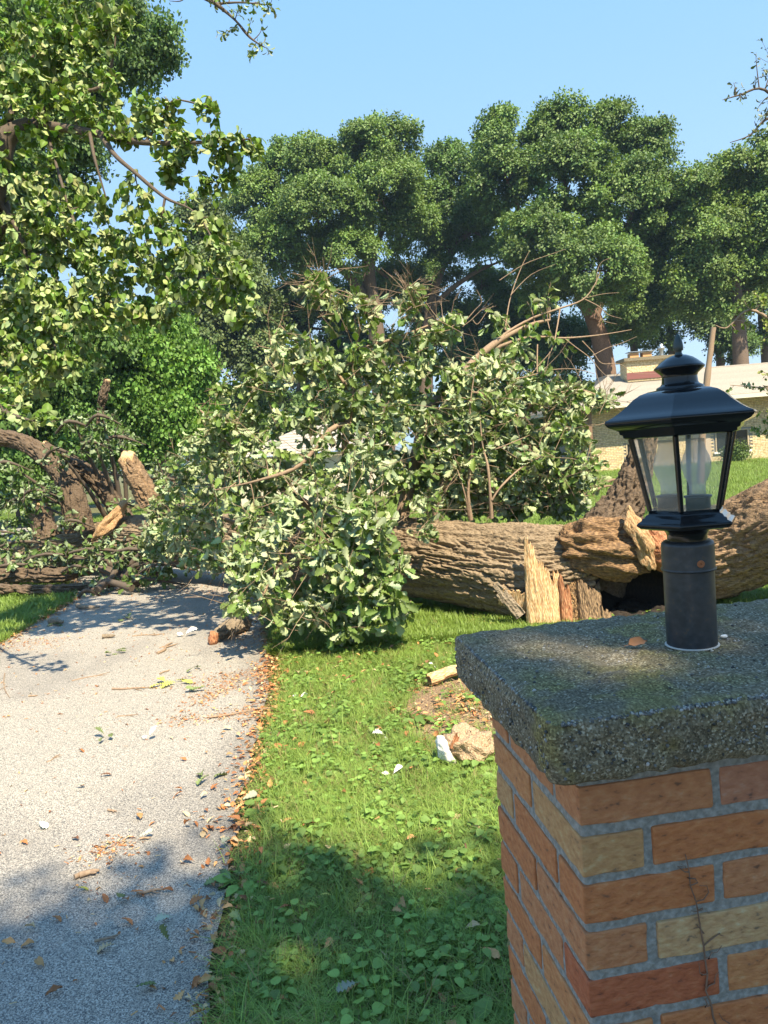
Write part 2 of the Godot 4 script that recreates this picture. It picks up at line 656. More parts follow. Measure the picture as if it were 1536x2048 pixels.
	var tones := [[0.46, 0.165, 0.058], [0.41, 0.115, 0.045], [0.48, 0.20, 0.075], [0.46, 0.25, 0.105], [0.50, 0.305, 0.145], [0.42, 0.18, 0.10], [0.45, 0.185, 0.078]]
	M.bricks = []
	for k in tones.size():
		var q: Array = tones[k]
		var n := make_noise(FastNoiseLite.TYPE_SIMPLEX_SMOOTH, 0.022, 40 + k, 5)
		M.bricks.append(surface(noise_picture(n, [[0.08, q[0] * 0.35, q[1] * 0.4, q[2] * 0.5], [0.22, q[0] * 0.86, q[1] * 0.82, q[2] * 0.82], [0.55, q[0], q[1], q[2]], [0.75, q[0] * 1.06, q[1] * 1.15, q[2] * 1.2], [0.92, q[0] * 1.08, q[1] * 1.4, q[2] * 1.8]]), Vector3(3.1, 5.3, 3.1), 0.8, T.grey, 0.2))
	M.house_brick = surface(noise_picture(fine, [[0.2, 0.50, 0.38, 0.20], [0.5, 0.66, 0.53, 0.31], [0.8, 0.76, 0.64, 0.42]]), Vector3(0.6, 0.6, 0.6), 0.85)
	M.stump_bark = surface(noise_picture(bark_n, [[0.0, 0.045, 0.031, 0.02], [0.45, 0.10, 0.068, 0.043], [1.0, 0.20, 0.14, 0.09]]), Vector3(1.5, 1.5, 1.5), 0.92, grey_picture(bark_n), 1.5)
	M.shingle = surface(noise_picture(fine, [[0.25, 0.33, 0.29, 0.245], [0.75, 0.44, 0.395, 0.34]]), Vector3(1.5, 1.5, 1.5), 0.9)
	# metal, glass, paint
	M.black = plain(0.010, 0.011, 0.013, 0.08)
	M.black.roughness = 0.3
	M.black.roughness_texture = T.grey
	M.black.uv1_triplanar = true
	M.black.uv1_scale = Vector3(7, 7, 7)
	M.black.metallic_specular = 0.38
	M.black.clearcoat_enabled = true
	M.black.clearcoat = 0.25
	M.black.clearcoat_roughness = 0.03
	M.pole = surface(noise_picture(fine, [[0.25, 0.02, 0.024, 0.03], [0.7, 0.035, 0.04, 0.048], [0.9, 0.075, 0.055, 0.035]]), Vector3(4, 4, 4), 0.38)
	M.rust = plain(0.33, 0.12, 0.05, 0.9)
	M.glass = plain(1, 1, 1, 0.02)
	M.glass.transparency = BaseMaterial3D.TRANSPARENCY_ALPHA
	M.glass.albedo_color = Color(0.9, 0.95, 0.92, 0.10)
	M.glass.vertex_color_use_as_albedo = false
	M.frosted = plain(0.5, 0.54, 0.55, 0.3)
	M.frosted.transparency = BaseMaterial3D.TRANSPARENCY_ALPHA
	M.frosted.albedo_color.a = 0.5
	M.window = plain(0.015, 0.018, 0.02, 0.05)
	M.cream = plain(0.62, 0.57, 0.44, 0.6)
	M.white = plain(0.80, 0.79, 0.76, 0.6)
	M.tan = plain(0.42, 0.34, 0.22, 0.6)
	M.brown = plain(0.20, 0.12, 0.07, 0.7)
	M.steel = plain(0.6, 0.6, 0.6, 0.35, 0.9)
	# leaves
	M.oak_top = leaf_material(0.205, 0.305, 0.075, 0.6, 0.95)
	M.oak_pale = leaf_material(0.50, 0.575, 0.34, 0.8, 0.9)
	M.heart_top = leaf_material(0.20, 0.325, 0.048, 0.55, 1.0)
	M.heart_pale = leaf_material(0.40, 0.48, 0.21, 0.7, 0.85)
	M.far_leaf = leaf_material(1, 1, 1, 0.6, 0.8)
	M.grass = leaf_material(1, 1, 1, 0.55, 0.8)
	M.dead = leaf_material(1, 1, 1, 0.7, 0.3)
	M.shred = plain(0.85, 0.83, 0.78, 0.8)
	T.oak = leaf_mesh(OAK, 0.092, 0.28, 0.22, M.oak_top, M.oak_pale, 0.02)
	T.oak_b = leaf_mesh(OAK, 0.102, 0.55, 0.45, M.oak_top, M.oak_pale, 0.03)
	T.heart = leaf_mesh(HEART, 0.052, 0.2, 0.2, M.heart_top, M.heart_pale, 0.01)
	T.heart_b = leaf_mesh(HEART, 0.06, 0.45, 0.4, M.heart_top, M.heart_pale, 0.02)
	T.dead_oak = leaf_sheet(OAK, 0.075, 0.35, 0.25, 0.0, false, 0.05).mesh()
	T.dead_oval = leaf_sheet(OVAL, 0.06, 0.6, 0.3, 0.0, false, 0.03).mesh()
	T.spray = spray_mesh(18, 0.36, 0.17, 0.38, 5)
	T.spray_small = spray_mesh(16, 0.24, 0.105, 0.36, 6)

# ---------------------------------------------------------------- setting
func axis_ticks(near: float, far: float) -> Array:
	var a := [0.0]
	var st := 0.25
	while a[-1] < far:
		if a[-1] > near:
			st *= 1.25
		a.append(a[-1] + st)
	var out := []
	for i in range(a.size() - 1, 0, -1):
		out.append(-a[i])
	out.append_array(a)
	return out

func ground() -> void:
	var ns := make_noise(FastNoiseLite.TYPE_SIMPLEX_SMOOTH, 0.4, 2, 3)
	var ax := axis_ticks(12.0, 900.0)
	var s := Shape.new()
	var rows := []
	for z in ax:
		var row := PackedVector3Array()
		for x in ax:
			row.append(Vector3(x, -0.012 + 0.008 * ns.get_noise_2d(x, z), z))
		rows.append(row)
	s.grid(rows, [], false, false)
	part("ground", s.mesh(), M.soil, self).set_meta("kind", "structure")

const EDGE_R := [[8.0, -0.5], [-1.0, -0.585], [-2.03, -0.625], [-2.98, -0.72], [-4.87, -0.86], [-6.32, -1.0], [-9.0, -1.5], [-12.5, -2.6], [-17.0, -5.0], [-24.0, -10.0]]
const EDGE_L := [[8.0, -3.5], [-4.0, -3.62], [-7.2, -3.74], [-9.3, -3.88], [-12.5, -5.2], [-17.0, -8.2], [-24.0, -14.0]]

func edge(e: Array, z: float) -> float:
	for i in e.size() - 1:
		if z <= e[i][0] and z >= e[i + 1][0]:
			return lerpf(e[i][1], e[i + 1][1], (e[i][0] - z) / (e[i][0] - e[i + 1][0]))
	return e[-1][1]

func driveway() -> void:
	var ns := make_noise(FastNoiseLite.TYPE_SIMPLEX_SMOOTH, 2.5, 5, 4)
	var wide := make_noise(FastNoiseLite.TYPE_SIMPLEX_SMOOTH, 0.55, 9, 4)
	var s := Shape.new()
	var rows := []
	var cols := []
	var z := 8.0
	while z > -24.0:
		var l := edge(EDGE_L, z) + 0.05 * ns.get_noise_2d(z, 3.0)
		var r := edge(EDGE_R, z) + 0.06 * ns.get_noise_2d(z, 9.0)
		var row := PackedVector3Array()
		var cc := PackedColorArray()
		for j in 33:
			var t := j / 32.0
			var x := lerpf(l, r, t)
			row.append(Vector3(x, 0.004 + 0.010 * sin(PI * t) + 0.003 * ns.get_noise_2d(x, z), z))
			# pale road dust in a wandering band; bare dark stone where it has washed off
			var d := smoothstep(-0.35, 0.35, wide.get_noise_2d(x * 1.2, z * 0.6))
			var e := smoothstep(-0.3, 0.5, wide.get_noise_2d(x * 4.0 + 30.0, z * 3.0))
			var g := lerpf(0.86, 1.2, d) * lerpf(0.93, 1.05, e)
			if minf(x - l, r - x) < 0.3:
				g *= lerpf(0.72, 1.0, minf(x - l, r - x) / 0.3)            # worn dark margin, free of dust
			cc.append(Color(g, g * lerpf(1.0, 0.985, d), g * lerpf(1.02, 0.96, d)))
		rows.append(row)
		cols.append(cc)
		z -= 0.12
	s.grid(rows, cols, false, true)
	part("driveway", s.mesh(), M.asphalt, self).set_meta("kind", "structure")
	# bare soil by the rotten lump
	var d := Shape.new()
	var c := on_ground(930, 1420)
	rows = []
	for i in 9:
		var row := PackedVector3Array()
		for j in 25:
			var an := TAU * (j % 24) / 24.0
			var rr := i / 8.0 * (1.0 + 0.25 * ns.get_noise_2d(cos(an) * 0.6, sin(an) * 0.6 + 4.0))
			row.append(c + Vector3(cos(an) * rr * 0.42, 0.006 - 0.012 * i / 8.0 + 0.012 * ns.get_noise_2d(cos(an) * rr * 3.0, sin(an) * rr * 3.0), sin(an) * rr * 0.75))
		rows.append(row)
	d.grid(rows, [], true, true)
	part("bare_soil", d.mesh(), M.dirt, self).set_meta("kind", "structure")

# ---------------------------------------------------------------- the house and the garage
func house() -> void:
	var o := thing("brick_house", "low yellow brick ranch house with pale shingle roof on the lawn at right", "house", Vector3(8.45, 0, -31))
	var W := 17.0
	var D := 8.5
	var wall := Shape.new()
	wall.box(Vector3(0.02, -0.1, -D), Vector3(W, 2.52, -0.025))
	var wp := part("wall", wall.mesh(), M.mortar, o)
	# window openings (x, y, w, h)
	var holes := [[1.45, 0.50, 0.42, 0.55], [5.05, 0.42, 1.35, 0.85], [8.6, 0.9, 1.5, 1.2], [12.4, 0.9, 1.5, 1.2]]
	var bs := Shape.new()
	var row := 0
	var y := -0.02
	while y < 2.5:
		var x := -0.1 * (row % 2)
		while x < W:
			var a := maxf(x, 0.0)
			var b := minf(x + 0.198, W)
			var open := false
			for h in holes:
				if b > h[0] and a < h[0] + h[2] and y + 0.057 > h[1] and y < h[1] + h[3]:
					open = true
			if not open and b - a > 0.03:
				var f := rnd(0.82, 1.12)
				bs.box(Vector3(a, y, -0.09), Vector3(b, y + 0.057, 0.0), Color(f, f * rnd(0.96, 1.03), f * rnd(0.9, 1.05)))
			x += 0.208
		y += 0.0677
		row += 1
	var bm := part("brickwork", bs.mesh(), M.house_brick, o)
	bm.set_meta("kind", "stuff")
	for h in holes:
		var f := Shape.new()
		f.box(Vector3(h[0], h[1], -0.06), Vector3(h[0] + 0.05, h[1] + h[3], 0.02))
		f.box(Vector3(h[0] + h[2] - 0.05, h[1], -0.06), Vector3(h[0] + h[2], h[1] + h[3], 0.02))
		f.box(Vector3(h[0] + 0.05, h[1] + h[3] - 0.05, -0.06), Vector3(h[0] + h[2] - 0.05, h[1] + h[3], 0.018))
		f.box(Vector3(h[0] + h[2] * 0.5 - 0.025, h[1], -0.05), Vector3(h[0] + h[2] * 0.5 + 0.025, h[1] + h[3] - 0.05, 0.01))
		var w := part("window", f.mesh(), M.tan, o)
		var p := Shape.new()
		p.box(Vector3(h[0] + 0.02, h[1] + 0.02, -0.05), Vector3(h[0] + h[2] - 0.02, h[1] + h[3] - 0.02, -0.024))
		part("pane", p.mesh(), M.window, w)
		var si := Shape.new()
		si.box(Vector3(h[0] - 0.08, h[1] - 0.08, -0.05), Vector3(h[0] + h[2] + 0.08, h[1] - 0.002, 0.07))
		part("sill", si.mesh(), M.white, w)
	# a pale panel between the windows, brown post at the corner
	var pn := Shape.new()
	pn.box(Vector3(4.15, 0.0, -0.02), Vector3(4.85, 2.1, 0.03))
	var dr := part("door", pn.mesh(), plain(0.50, 0.40, 0.30, 0.6), o)
	var kn := Shape.new()
	kn.lathe([Vector2(0.0, 0.0), Vector2(0.03, 0.01), Vector2(0.035, 0.03), Vector2(0.0, 0.045)], 10)
	part("handle", kn.mesh(), M.steel, dr, Transform3D(Basis(Vector3.RIGHT, PI / 2), Vector3(4.25, 1.0, 0.03)))
	var po := Shape.new()
	po.box(Vector3(-0.16, 0, 0.45), Vector3(-0.02, 2.45, 0.59))
	part("porch_post", po.mesh(), M.brown, o)
	var dn := Shape.new()
	dn.box(Vector3(0.02, 0.1, 0.003), Vector3(0.10, 2.4, 0.07))
	part("downpipe", dn.mesh(), M.white, o)
	# roof: hipped at the left end, in stepped courses
	var e := 1.0
	var lift := 1.42
	var roof := Shape.new()
	var n := 30
	var run := 3.6 + e
	for k in n:
		var t0 := float(k) / n
		var t1 := float(k + 1) / n
		var y0 := 2.62 + lift * t0 + 0.028
		var y1 := 2.62 + lift * t1 + 0.004
		var xl0 := -e + 3.0 * t0
		var xl1 := -e + 3.0 * t1
		var z0 := e - run * t0
		var z1 := e - run * t1
		var f := rnd(0.93, 1.05)
		roof.quad(Vector3(xl0, y0, z0), Vector3(xl1, y1, z1), Vector3(W + e, y1, z1), Vector3(W + e, y0, z0), Color(f, f, f))
		roof.quad(Vector3(xl0, y0 - 0.03, z0), Vector3(xl0, y0, z0), Vector3(W + e, y0, z0), Vector3(W + e, y0 - 0.03, z0), Color(f, f, f))
		var b0 := -D + run * t0 - e
		var b1 := -D + run * t1 - e
		roof.quad(Vector3(xl0, y0, b0), Vector3(xl1, y1, b1), Vector3(xl1, y1, z1), Vector3(xl0, y0, z0), Color(f, f, f))
		roof.quad(Vector3(xl0, y0 - 0.03, b0), Vector3(xl0, y0, b0), Vector3(xl0, y0, z0), Vector3(xl0, y0 - 0.03, z0), Color(f, f, f))
		roof.quad(Vector3(W + e, y0, b0), Vector3(W + e, y1, b1), Vector3(xl1, y1, b1), Vector3(xl0, y0, b0), Color(f, f, f))
	roof.box(Vector3(-e + 2.9, 2.62 + lift - 0.01, -D + run - e - 0.12), Vector3(W + e, 2.62 + lift + 0.04, e - run + 0.12))
	var rf := part("roof", roof.mesh(), M.shingle, o)
	var fa := Shape.new()
	fa.box(Vector3(-e, 2.46, e - 0.03), Vector3(W + e, 2.615, e))
	fa.box(Vector3(-e, 2.46, -D - e), Vector3(-e + 0.03, 2.615, e - 0.03))
	part("fascia", fa.mesh(), M.cream, o)
	var so := Shape.new()
	so.box(Vector3(-e + 0.03, 2.52, -D - e), Vector3(W + e, 2.56, e - 0.03))
	part("soffit", so.mesh(), M.cream, o)
	var ch := Shape.new()
	y = 3.75
	row = 0
	while y < 4.45:
		var x := 2.3 - 0.1 * (row % 2)
		while x < 4.35:
			var f := rnd(0.85, 1.1)
			ch.box(Vector3(maxf(x, 2.3), y, -2.9), Vector3(minf(x + 0.198, 4.4), y + 0.06, -2.0), Color(f, f, f))
			x += 0.208
		y += 0.0677
		row += 1
	ch.box(Vector3(2.32, 3.6, -2.88), Vector3(4.38, 4.46, -2.02), Color(0.6, 0.6, 0.6))
	var chim := part("chimney", ch.mesh(), M.house_brick, o)
	var cc := Shape.new()
	cc.box(Vector3(2.16, 4.462, -3.05), Vector3(4.54, 4.60, -1.85))
	part("chimney_cap", cc.mesh(), M.concrete, chim)
	var fl := Shape.new()
	fl.box(Vector3(2.28, 3.7, -1.995), Vector3(4.42, 3.98, -1.985))
	part("flashing", fl.mesh(), plain(0.2, 0.07, 0.06, 0.6), chim)
	for x in [2.55, 3.1]:
		var pot := Shape.new()
		pot.box(Vector3(x, 4.60, -2.6), Vector3(x + 0.38, 4.82, -2.25))
		part("flue_pot", pot.mesh(), plain(0.55, 0.30, 0.13, 0.8), chim)
	var lid := Shape.new()
	lid.box(Vector3(2.5, 4.86, -2.7), Vector3(3.6, 4.885, -2.15))
	part("flue_cover", lid.mesh(), M.steel, chim)
	var vt := Shape.new()
	vt.lathe([Vector2(0.08, 4.6), Vector2(0.08, 4.9), Vector2(0.15, 4.9), Vector2(0.15, 5.0), Vector2(0.09, 5.02), Vector2(0.09, 5.12), Vector2(0.0, 5.15)], 14)
	part("vent_pipe", vt.mesh(), M.steel, chim, Transform3D(Basis(), Vector3(3.95, 0, -2.4)))

func garage() -> void:
	var o := thing("garage", "pale roofed outbuilding glimpsed through the fallen oak leaves", "garage", Vector3(-2.4, 0, -25))
	var w := Shape.new()
	w.box(Vector3(-2.2, -0.1, -4.0), Vector3(2.6, 1.62, -0.02))
	part("wall", w.mesh(), M.cream, o)
	var r := Shape.new()
	for k in 10:
		var t0 := k / 10.0
		var t1 := (k + 1) / 10.0
		r.quad(Vector3(-2.5 + 2.4 * t0, 1.65 + 0.95 * t0, 0.35 - 2.2 * t0), Vector3(-2.5 + 2.4 * t1, 1.64 + 0.95 * t1, 0.35 - 2.2 * t1), Vector3(3.0, 1.64 + 0.95 * t1, 0.35 - 2.2 * t1), Vector3(3.0, 1.65 + 0.95 * t0, 0.35 - 2.2 * t0))
		r.quad(Vector3(-2.5 + 2.4 * t0, 1.65 + 0.95 * t0, -4.2 + 2.2 * t0), Vector3(-2.5 + 2.4 * t1, 1.64 + 0.95 * t1, -4.2 + 2.2 * t1), Vector3(-2.5 + 2.4 * t1, 1.64 + 0.95 * t1, 0.35 - 2.2 * t1), Vector3(-2.5 + 2.4 * t0, 1.65 + 0.95 * t0, 0.35 - 2.2 * t0))
	part("roof", r.mesh(), M.shingle, o)

# ---------------------------------------------------------------- the gate pillar
const PILLAR_AT := Vector3(0.182, 0, -0.922)       # near left corner of the cap, on the ground
const PILLAR_TURN := 8.5
const CAP_TOP := 1.2
const CAP_TALL := 0.088

func pillar_frame() -> Transform3D:                  # x along the front, z into the depth (towards the lane's far end)
	var a := deg_to_rad(PILLAR_TURN)
	return Transform3D(Basis(Vector3(cos(a), 0, -sin(a)), Vector3.UP, Vector3(sin(a), 0, cos(a))), PILLAR_AT)

func pillar() -> void:
	var o := thing("brick_pillar", "orange and buff brick gate pillar with thick mossy concrete cap at right", "pillar")
	o.transform = pillar_frame()
	var course := 0.0677
	var tall := 0.0545
	var W := 0.602
	var D := 0.398
	var x0 := 0.05
	var top := CAP_TOP - CAP_TALL - 0.026
	var core := soft_block(Vector3(W - 0.009, top + 0.126, D - 0.009), 0.006, 0.0018, 3, 0.012)
	part("mortar", core.mesh(), M.mortar, o, Transform3D(Basis(), Vector3(x0 + W / 2, (top + 0.026 - 0.1) / 2.0, -0.05 - D / 2)))
	var variants := {}
	var front := {0: [6, 5, 3], 1: [3, 0, 2], 2: [0, 6, 6], 3: [6, 4, 2], 4: [1, 2, 0], 5: [2, 0, 6]}
	for k in 17:
		var y := top - tall - k * course
		var spots := []                                # x, depth, length along x, length along z
		if k % 2 == 0:
			for q in 3:
				spots.append([0.204 * q, 0.0, 0.194, 0.092])
				spots.append([0.204 * q, D - 0.092, 0.194, 0.092])
			spots.append([0.0, 0.102, 0.092, 0.194])
			spots.append([W - 0.092, 0.102, 0.092, 0.194])
		else:
			for q in 2:
				spots.append([0.0, 0.204 * q, 0.092, 0.194])
				spots.append([W - 0.092, 0.204 * q, 0.092, 0.194])
				spots.append([0.102 + 0.204 * q, 0.0, 0.194, 0.092])
				spots.append([0.102 + 0.204 * q, D - 0.092, 0.194, 0.092])
		for sp in spots:
			var along: bool = sp[2] > sp[3]
			var v := rng.randi_range(0, 2)
			var key := "%s%d" % [along, v]
			if not variants.has(key):
				variants[key] = soft_block(Vector3(sp[2] - 0.003, tall, sp[3] - 0.003), 0.0035, 0.0022, 60 + v * 7, 0.022).mesh()
			var tone := rng.randi_range(0, M.bricks.size() - 1)
			if sp[1] == 0.0 and front.has(k) and sp[0] < 0.5:
				tone = front[k][int(sp[0] / 0.204 + 0.51)]
			elif sp[0] == 0.0 and sp[1] > 0.0:
				tone = [0, 2, 3, 0, 6, 2, 6][rng.randi_range(0, 6)]
			var at := Vector3(x0 + sp[0] + sp[2] / 2.0, y + tall / 2.0, -0.05 - sp[1] - sp[3] / 2.0)
			at += Vector3(rnd(-0.0015, 0.0015), rnd(-0.0012, 0.0012), rnd(-0.0015, 0.0015))
			part("brick", variants[key], M.bricks[tone], o, Transform3D(Basis(Vector3.UP, rnd(-0.006, 0.006) + (PI if rng.randf() < 0.5 else 0.0)), at))
	# cap: cast stone with exposed pebbles, moss and lichen
	var moss := make_noise(FastNoiseLite.TYPE_SIMPLEX_SMOOTH, 9.0, 31, 4)
	var lich := make_noise(FastNoiseLite.TYPE_SIMPLEX_SMOOTH, 16.0, 32, 3)
	var tint := func(p: Vector3) -> Color:
		var c := Color(1, 1, 1)
		var m := moss.get_noise_3d(p.x, p.y, p.z) + (0.12 if p.y > 0.03 else -0.25)
		c = c.lerp(Color(1.75, 1.6, 0.7), smoothstep(0.0, 0.35, m) * 0.85)
		var l := lich.get_noise_3d(p.x + 3.0, p.y, p.z)
		c = c.lerp(Color(1.5, 1.65, 1.5), smoothstep(0.28, 0.42, l) * 0.7)
		var b := moss.get_noise_3d(p.x * 0.5, p.y + 5.0, p.z * 0.5)
		return c * lerpf(0.75, 1.2, smoothstep(-0.4, 0.4, b))
	var cap := soft_block(Vector3(0.702, CAP_TALL, 0.498), 0.019, 0.006, 5, 0.008, tint)
	var cp := part("cap", cap.mesh(), M.concrete, o, Transform3D(Basis(), Vector3(0.351, CAP_TOP - CAP_TALL / 2.0, -0.249)))
	var peb := lump(Vector3(0.0045, 0.0028, 0.0035), 0.0015, 200.0, 4, 7, 5).mesh()
	var xs := []
	var cs := []
	for i in 2400:
		var f := rng.randf()
		var p: Vector3
		if f < 0.15:
			p = Vector3(rnd(-0.335, 0.335), 0.0435, rnd(-0.235, 0.235))
		elif f < 0.7:
			var g := rng.randf()
			p = Vector3(rnd(-0.335, 0.335), 0.0395 - 0.004 * g, 0.2405 + 0.004 * g) if rng.randf() < 0.6 else Vector3(rnd(-0.335, 0.335), rnd(-0.03, 0.03), 0.2482)
		else:
			p = Vector3(-0.3425 - 0.004 * rng.randf(), 0.038, rnd(-0.235, 0.235)) if rng.randf() < 0.6 else Vector3(-0.3502, rnd(-0.03, 0.03), rnd(-0.235, 0.235))
		xs.append(Transform3D(Basis(rdir(), rnd(0, TAU)).scaled(Vector3.ONE * rnd(0.25, 0.75)), p))
		var t := rnd(0.06, 0.4)
		if rng.randf() < 0.5:
			t *= 0.4
		cs.append(Color(t * 1.05, t, t * rnd(0.8, 0.98)))
	scatter("pebbles", peb, plain(1, 1, 1, 0.7), cp, xs, cs)
	# withered creeper on the front bricks
	var cr := Shape.new()
	for st in [[0.272, 0.0, -0.07], [0.335, 0.03, 0.05], [0.40, 0.02, -0.04]]:
		var p := Vector3(st[0], 0.45, -0.046)
		var path := []
		var rad := []
		for i in 26:
			path.append(p)
			rad.append(lerpf(0.0024, 0.0008, i / 25.0))
			p += Vector3(st[2] * 0.03 + rnd(-0.006, 0.006), rnd(0.016, 0.024), rnd(-0.001, 0.001))
			p.z = clampf(p.z, -0.049, -0.043)
			if i > 4 and rng.randf() < 0.75:
				var q := p
				var tp := [q]
				var tr := [0.0011]
				for k in 5:
					q += Vector3(rnd(-0.012, 0.012), rnd(-0.004, 0.01), rnd(-0.001, 0.001))
					tp.append(q)
					tr.append(0.0011 - 0.00016 * k)
				cr.tube(tp, tr, 4)
		cr.tube(path, rad, 5)
	var creeper := single("withered_creeper", cr.mesh(), M.red_bark, "thin withered brown creeper stems clinging to the pillar front bricks", "vine", pillar_frame())
	creeper.set_meta("category", "vine")

func lantern() -> void:
	var base := pillar_frame() * Vector3(0.335, CAP_TOP, -0.245)
	var o := thing("post_lantern", "glossy black six sided post lantern on the mossy pillar cap", "lantern", base)
	o.rotation.y = deg_to_rad(-6.0 - 22.0)
	o.scale = Vector3(0.985, 0.97, 0.985)
	var hx := deg_to_rad(0.0)
	var po := Shape.new()
	po.lathe([Vector2(0.0392, 0.001), Vector2(0.0392, 0.13)], 40)
	part("pole", po.mesh(), M.pole, o)
	var se := Shape.new()
	se.lathe([Vector2(0.038, 0.0), Vector2(0.0425, 0.0005), Vector2(0.0418, 0.0022), Vector2(0.039, 0.0028)], 40)
	part("sealant", se.mesh(), plain(0.46, 0.44, 0.40, 0.8), o)
	var co := Shape.new()
	co.lathe([Vector2(0.0395, 0.126), Vector2(0.0425, 0.127), Vector2(0.0425, 0.1295), Vector2(0.0408, 0.131), Vector2(0.0406, 0.168), Vector2(0.0395, 0.1725), Vector2(0.036, 0.175), Vector2(0.029, 0.176)], 40)
	var cl := part("collar", co.mesh(), M.pole, o)
	var sc := Shape.new()
	sc.lathe([Vector2(0.0062, 0.0), Vector2(0.006, 0.0012), Vector2(0.0045, 0.002), Vector2(0.0022, 0.0012), Vector2(0.0, 0.0012)], 14)
	var sa := deg_to_rad(10.5)
	part("screw", sc.mesh(), M.rust, cl, Transform3D(aim(Vector3.UP, Vector3(sin(sa + 0.4), 0, cos(sa + 0.4))), Vector3(sin(sa + 0.4), 0, cos(sa + 0.4)) * 0.0404 + Vector3(0, 0.141, 0)))
	var ne := Shape.new()
	ne.lathe([Vector2(0.031, 0.174), Vector2(0.0305, 0.184), Vector2(0.034, 0.192), Vector2(0.045, 0.1965)], 32)
	part("neck", ne.mesh(), M.black, o)
	var tr := Shape.new()
	tr.lathe([Vector2(0.0, 0.195), Vector2(0.055, 0.1955), Vector2(0.074, 0.199), Vector2(0.0805, 0.2035), Vector2(0.0815, 0.2065), Vector2(0.079, 0.209), Vector2(0.073, 0.2115), Vector2(0.0725, 0.215), Vector2(0.068, 0.2165), Vector2(0.0655, 0.2205), Vector2(0.061, 0.222), Vector2(0.060, 0.228), Vector2(0.0, 0.2281)], 6, hx, true)
	part("tray", tr.mesh(), M.black, o)
	# corner bars and panes, leaning outward
	var rb := 0.0585
	var rt := 0.0835
	var yb := 0.2282
	var yt := 0.347
	for k in 6:
		var a := hx + TAU * k / 6.0
		var b := hx + TAU * (k + 1) / 6.0
		var pa := Vector3(sin(a) * rb, yb, cos(a) * rb)
		var pb := Vector3(sin(a) * rt, yt, cos(a) * rt)
		var bar := Shape.new()
		bar.tube([pa, pb], [0.0042, 0.0048], 6)
		part("corner_bar", bar.mesh(), M.black, o)
		var g := Shape.new()
		var qa := Vector3(sin(b) * rb, yb, cos(b) * rb)
		var qb := Vector3(sin(b) * rt, yt, cos(b) * rt)
		g.quad(pa, pb, qb, qa)
		part("pane", g.mesh(), M.glass, o)
	var ro := Shape.new()
	ro.lathe([Vector2(0.0, 0.3468), Vector2(0.09, 0.3469), Vector2(0.0955, 0.349), Vector2(0.096, 0.353), Vector2(0.101, 0.355), Vector2(0.102, 0.360), Vector2(0.109, 0.363), Vector2(0.1185, 0.367), Vector2(0.1235, 0.3715), Vector2(0.1245, 0.375), Vector2(0.1225, 0.378), Vector2(0.112, 0.3825), Vector2(0.101, 0.389), Vector2(0.089, 0.398), Vector2(0.077, 0.4085), Vector2(0.0655, 0.4155), Vector2(0.052, 0.4195), Vector2(0.036, 0.4215), Vector2(0.0, 0.4216)], 6, hx, true)
	part("roof", ro.mesh(), M.black, o)
	var cu := Shape.new()
	cu.lathe([Vector2(0.036, 0.4212), Vector2(0.0355, 0.425), Vector2(0.0295, 0.428), Vector2(0.0275, 0.431), Vector2(0.0265, 0.440), Vector2(0.0275, 0.4445), Vector2(0.0335, 0.450), Vector2(0.0375, 0.4535), Vector2(0.0385, 0.456), Vector2(0.0355, 0.4585), Vector2(0.029, 0.4645), Vector2(0.021, 0.4705), Vector2(0.012, 0.4745), Vector2(0.007, 0.4755)], 40)
	part("cupola", cu.mesh(), M.black, o)
	var fi := Shape.new()
	fi.lathe([Vector2(0.007, 0.4752), Vector2(0.0052, 0.478), Vector2(0.0052, 0.4815), Vector2(0.0075, 0.4825), Vector2(0.0078, 0.489), Vector2(0.0066, 0.4965), Vector2(0.0042, 0.5035), Vector2(0.0015, 0.5085), Vector2(0.0, 0.5095)], 24)
	part("finial", fi.mesh(), plain(0.03, 0.045, 0.045, 0.35), o)
	for s in [Vector3(0.02, 0, 0.012), Vector3(-0.026, 0, -0.012)]:
		var so := Shape.new()
		so.lathe([Vector2(0.0, 0.2283), Vector2(0.0185, 0.2284), Vector2(0.0185, 0.245), Vector2(0.021, 0.246), Vector2(0.021, 0.249), Vector2(0.0145, 0.250), Vector2(0.0, 0.2502)], 24)
		var sk := part("socket", so.mesh(), M.pole, o, Transform3D(Basis(), s))
		var bu := Shape.new()
		bu.lathe([Vector2(0.0, 0.2505), Vector2(0.0125, 0.2506), Vector2(0.0125, 0.264), Vector2(0.0135, 0.270), Vector2(0.0185, 0.281), Vector2(0.0218, 0.293), Vector2(0.0222, 0.302), Vector2(0.0195, 0.313), Vector2(0.0155, 0.322), Vector2(0.0135, 0.332), Vector2(0.0138, 0.340), Vector2(0.0, 0.3405)], 28)
		part("bulb", bu.mesh(), M.frosted, sk)

# ---------------------------------------------------------------- the fallen oak
# lobes given as bearing, elevation, distance ahead and half-sizes: across, up, and in depth
func lobe(px: float, py: float, d: float, rx: float, ry: float, rz := 0.0) -> Array:
	return [spot(px, py, d), Vector3(rx / FOCAL * d, ry / FOCAL * d, rz if rz > 0.0 else (rx + ry) * 0.5 / FOCAL * d)]

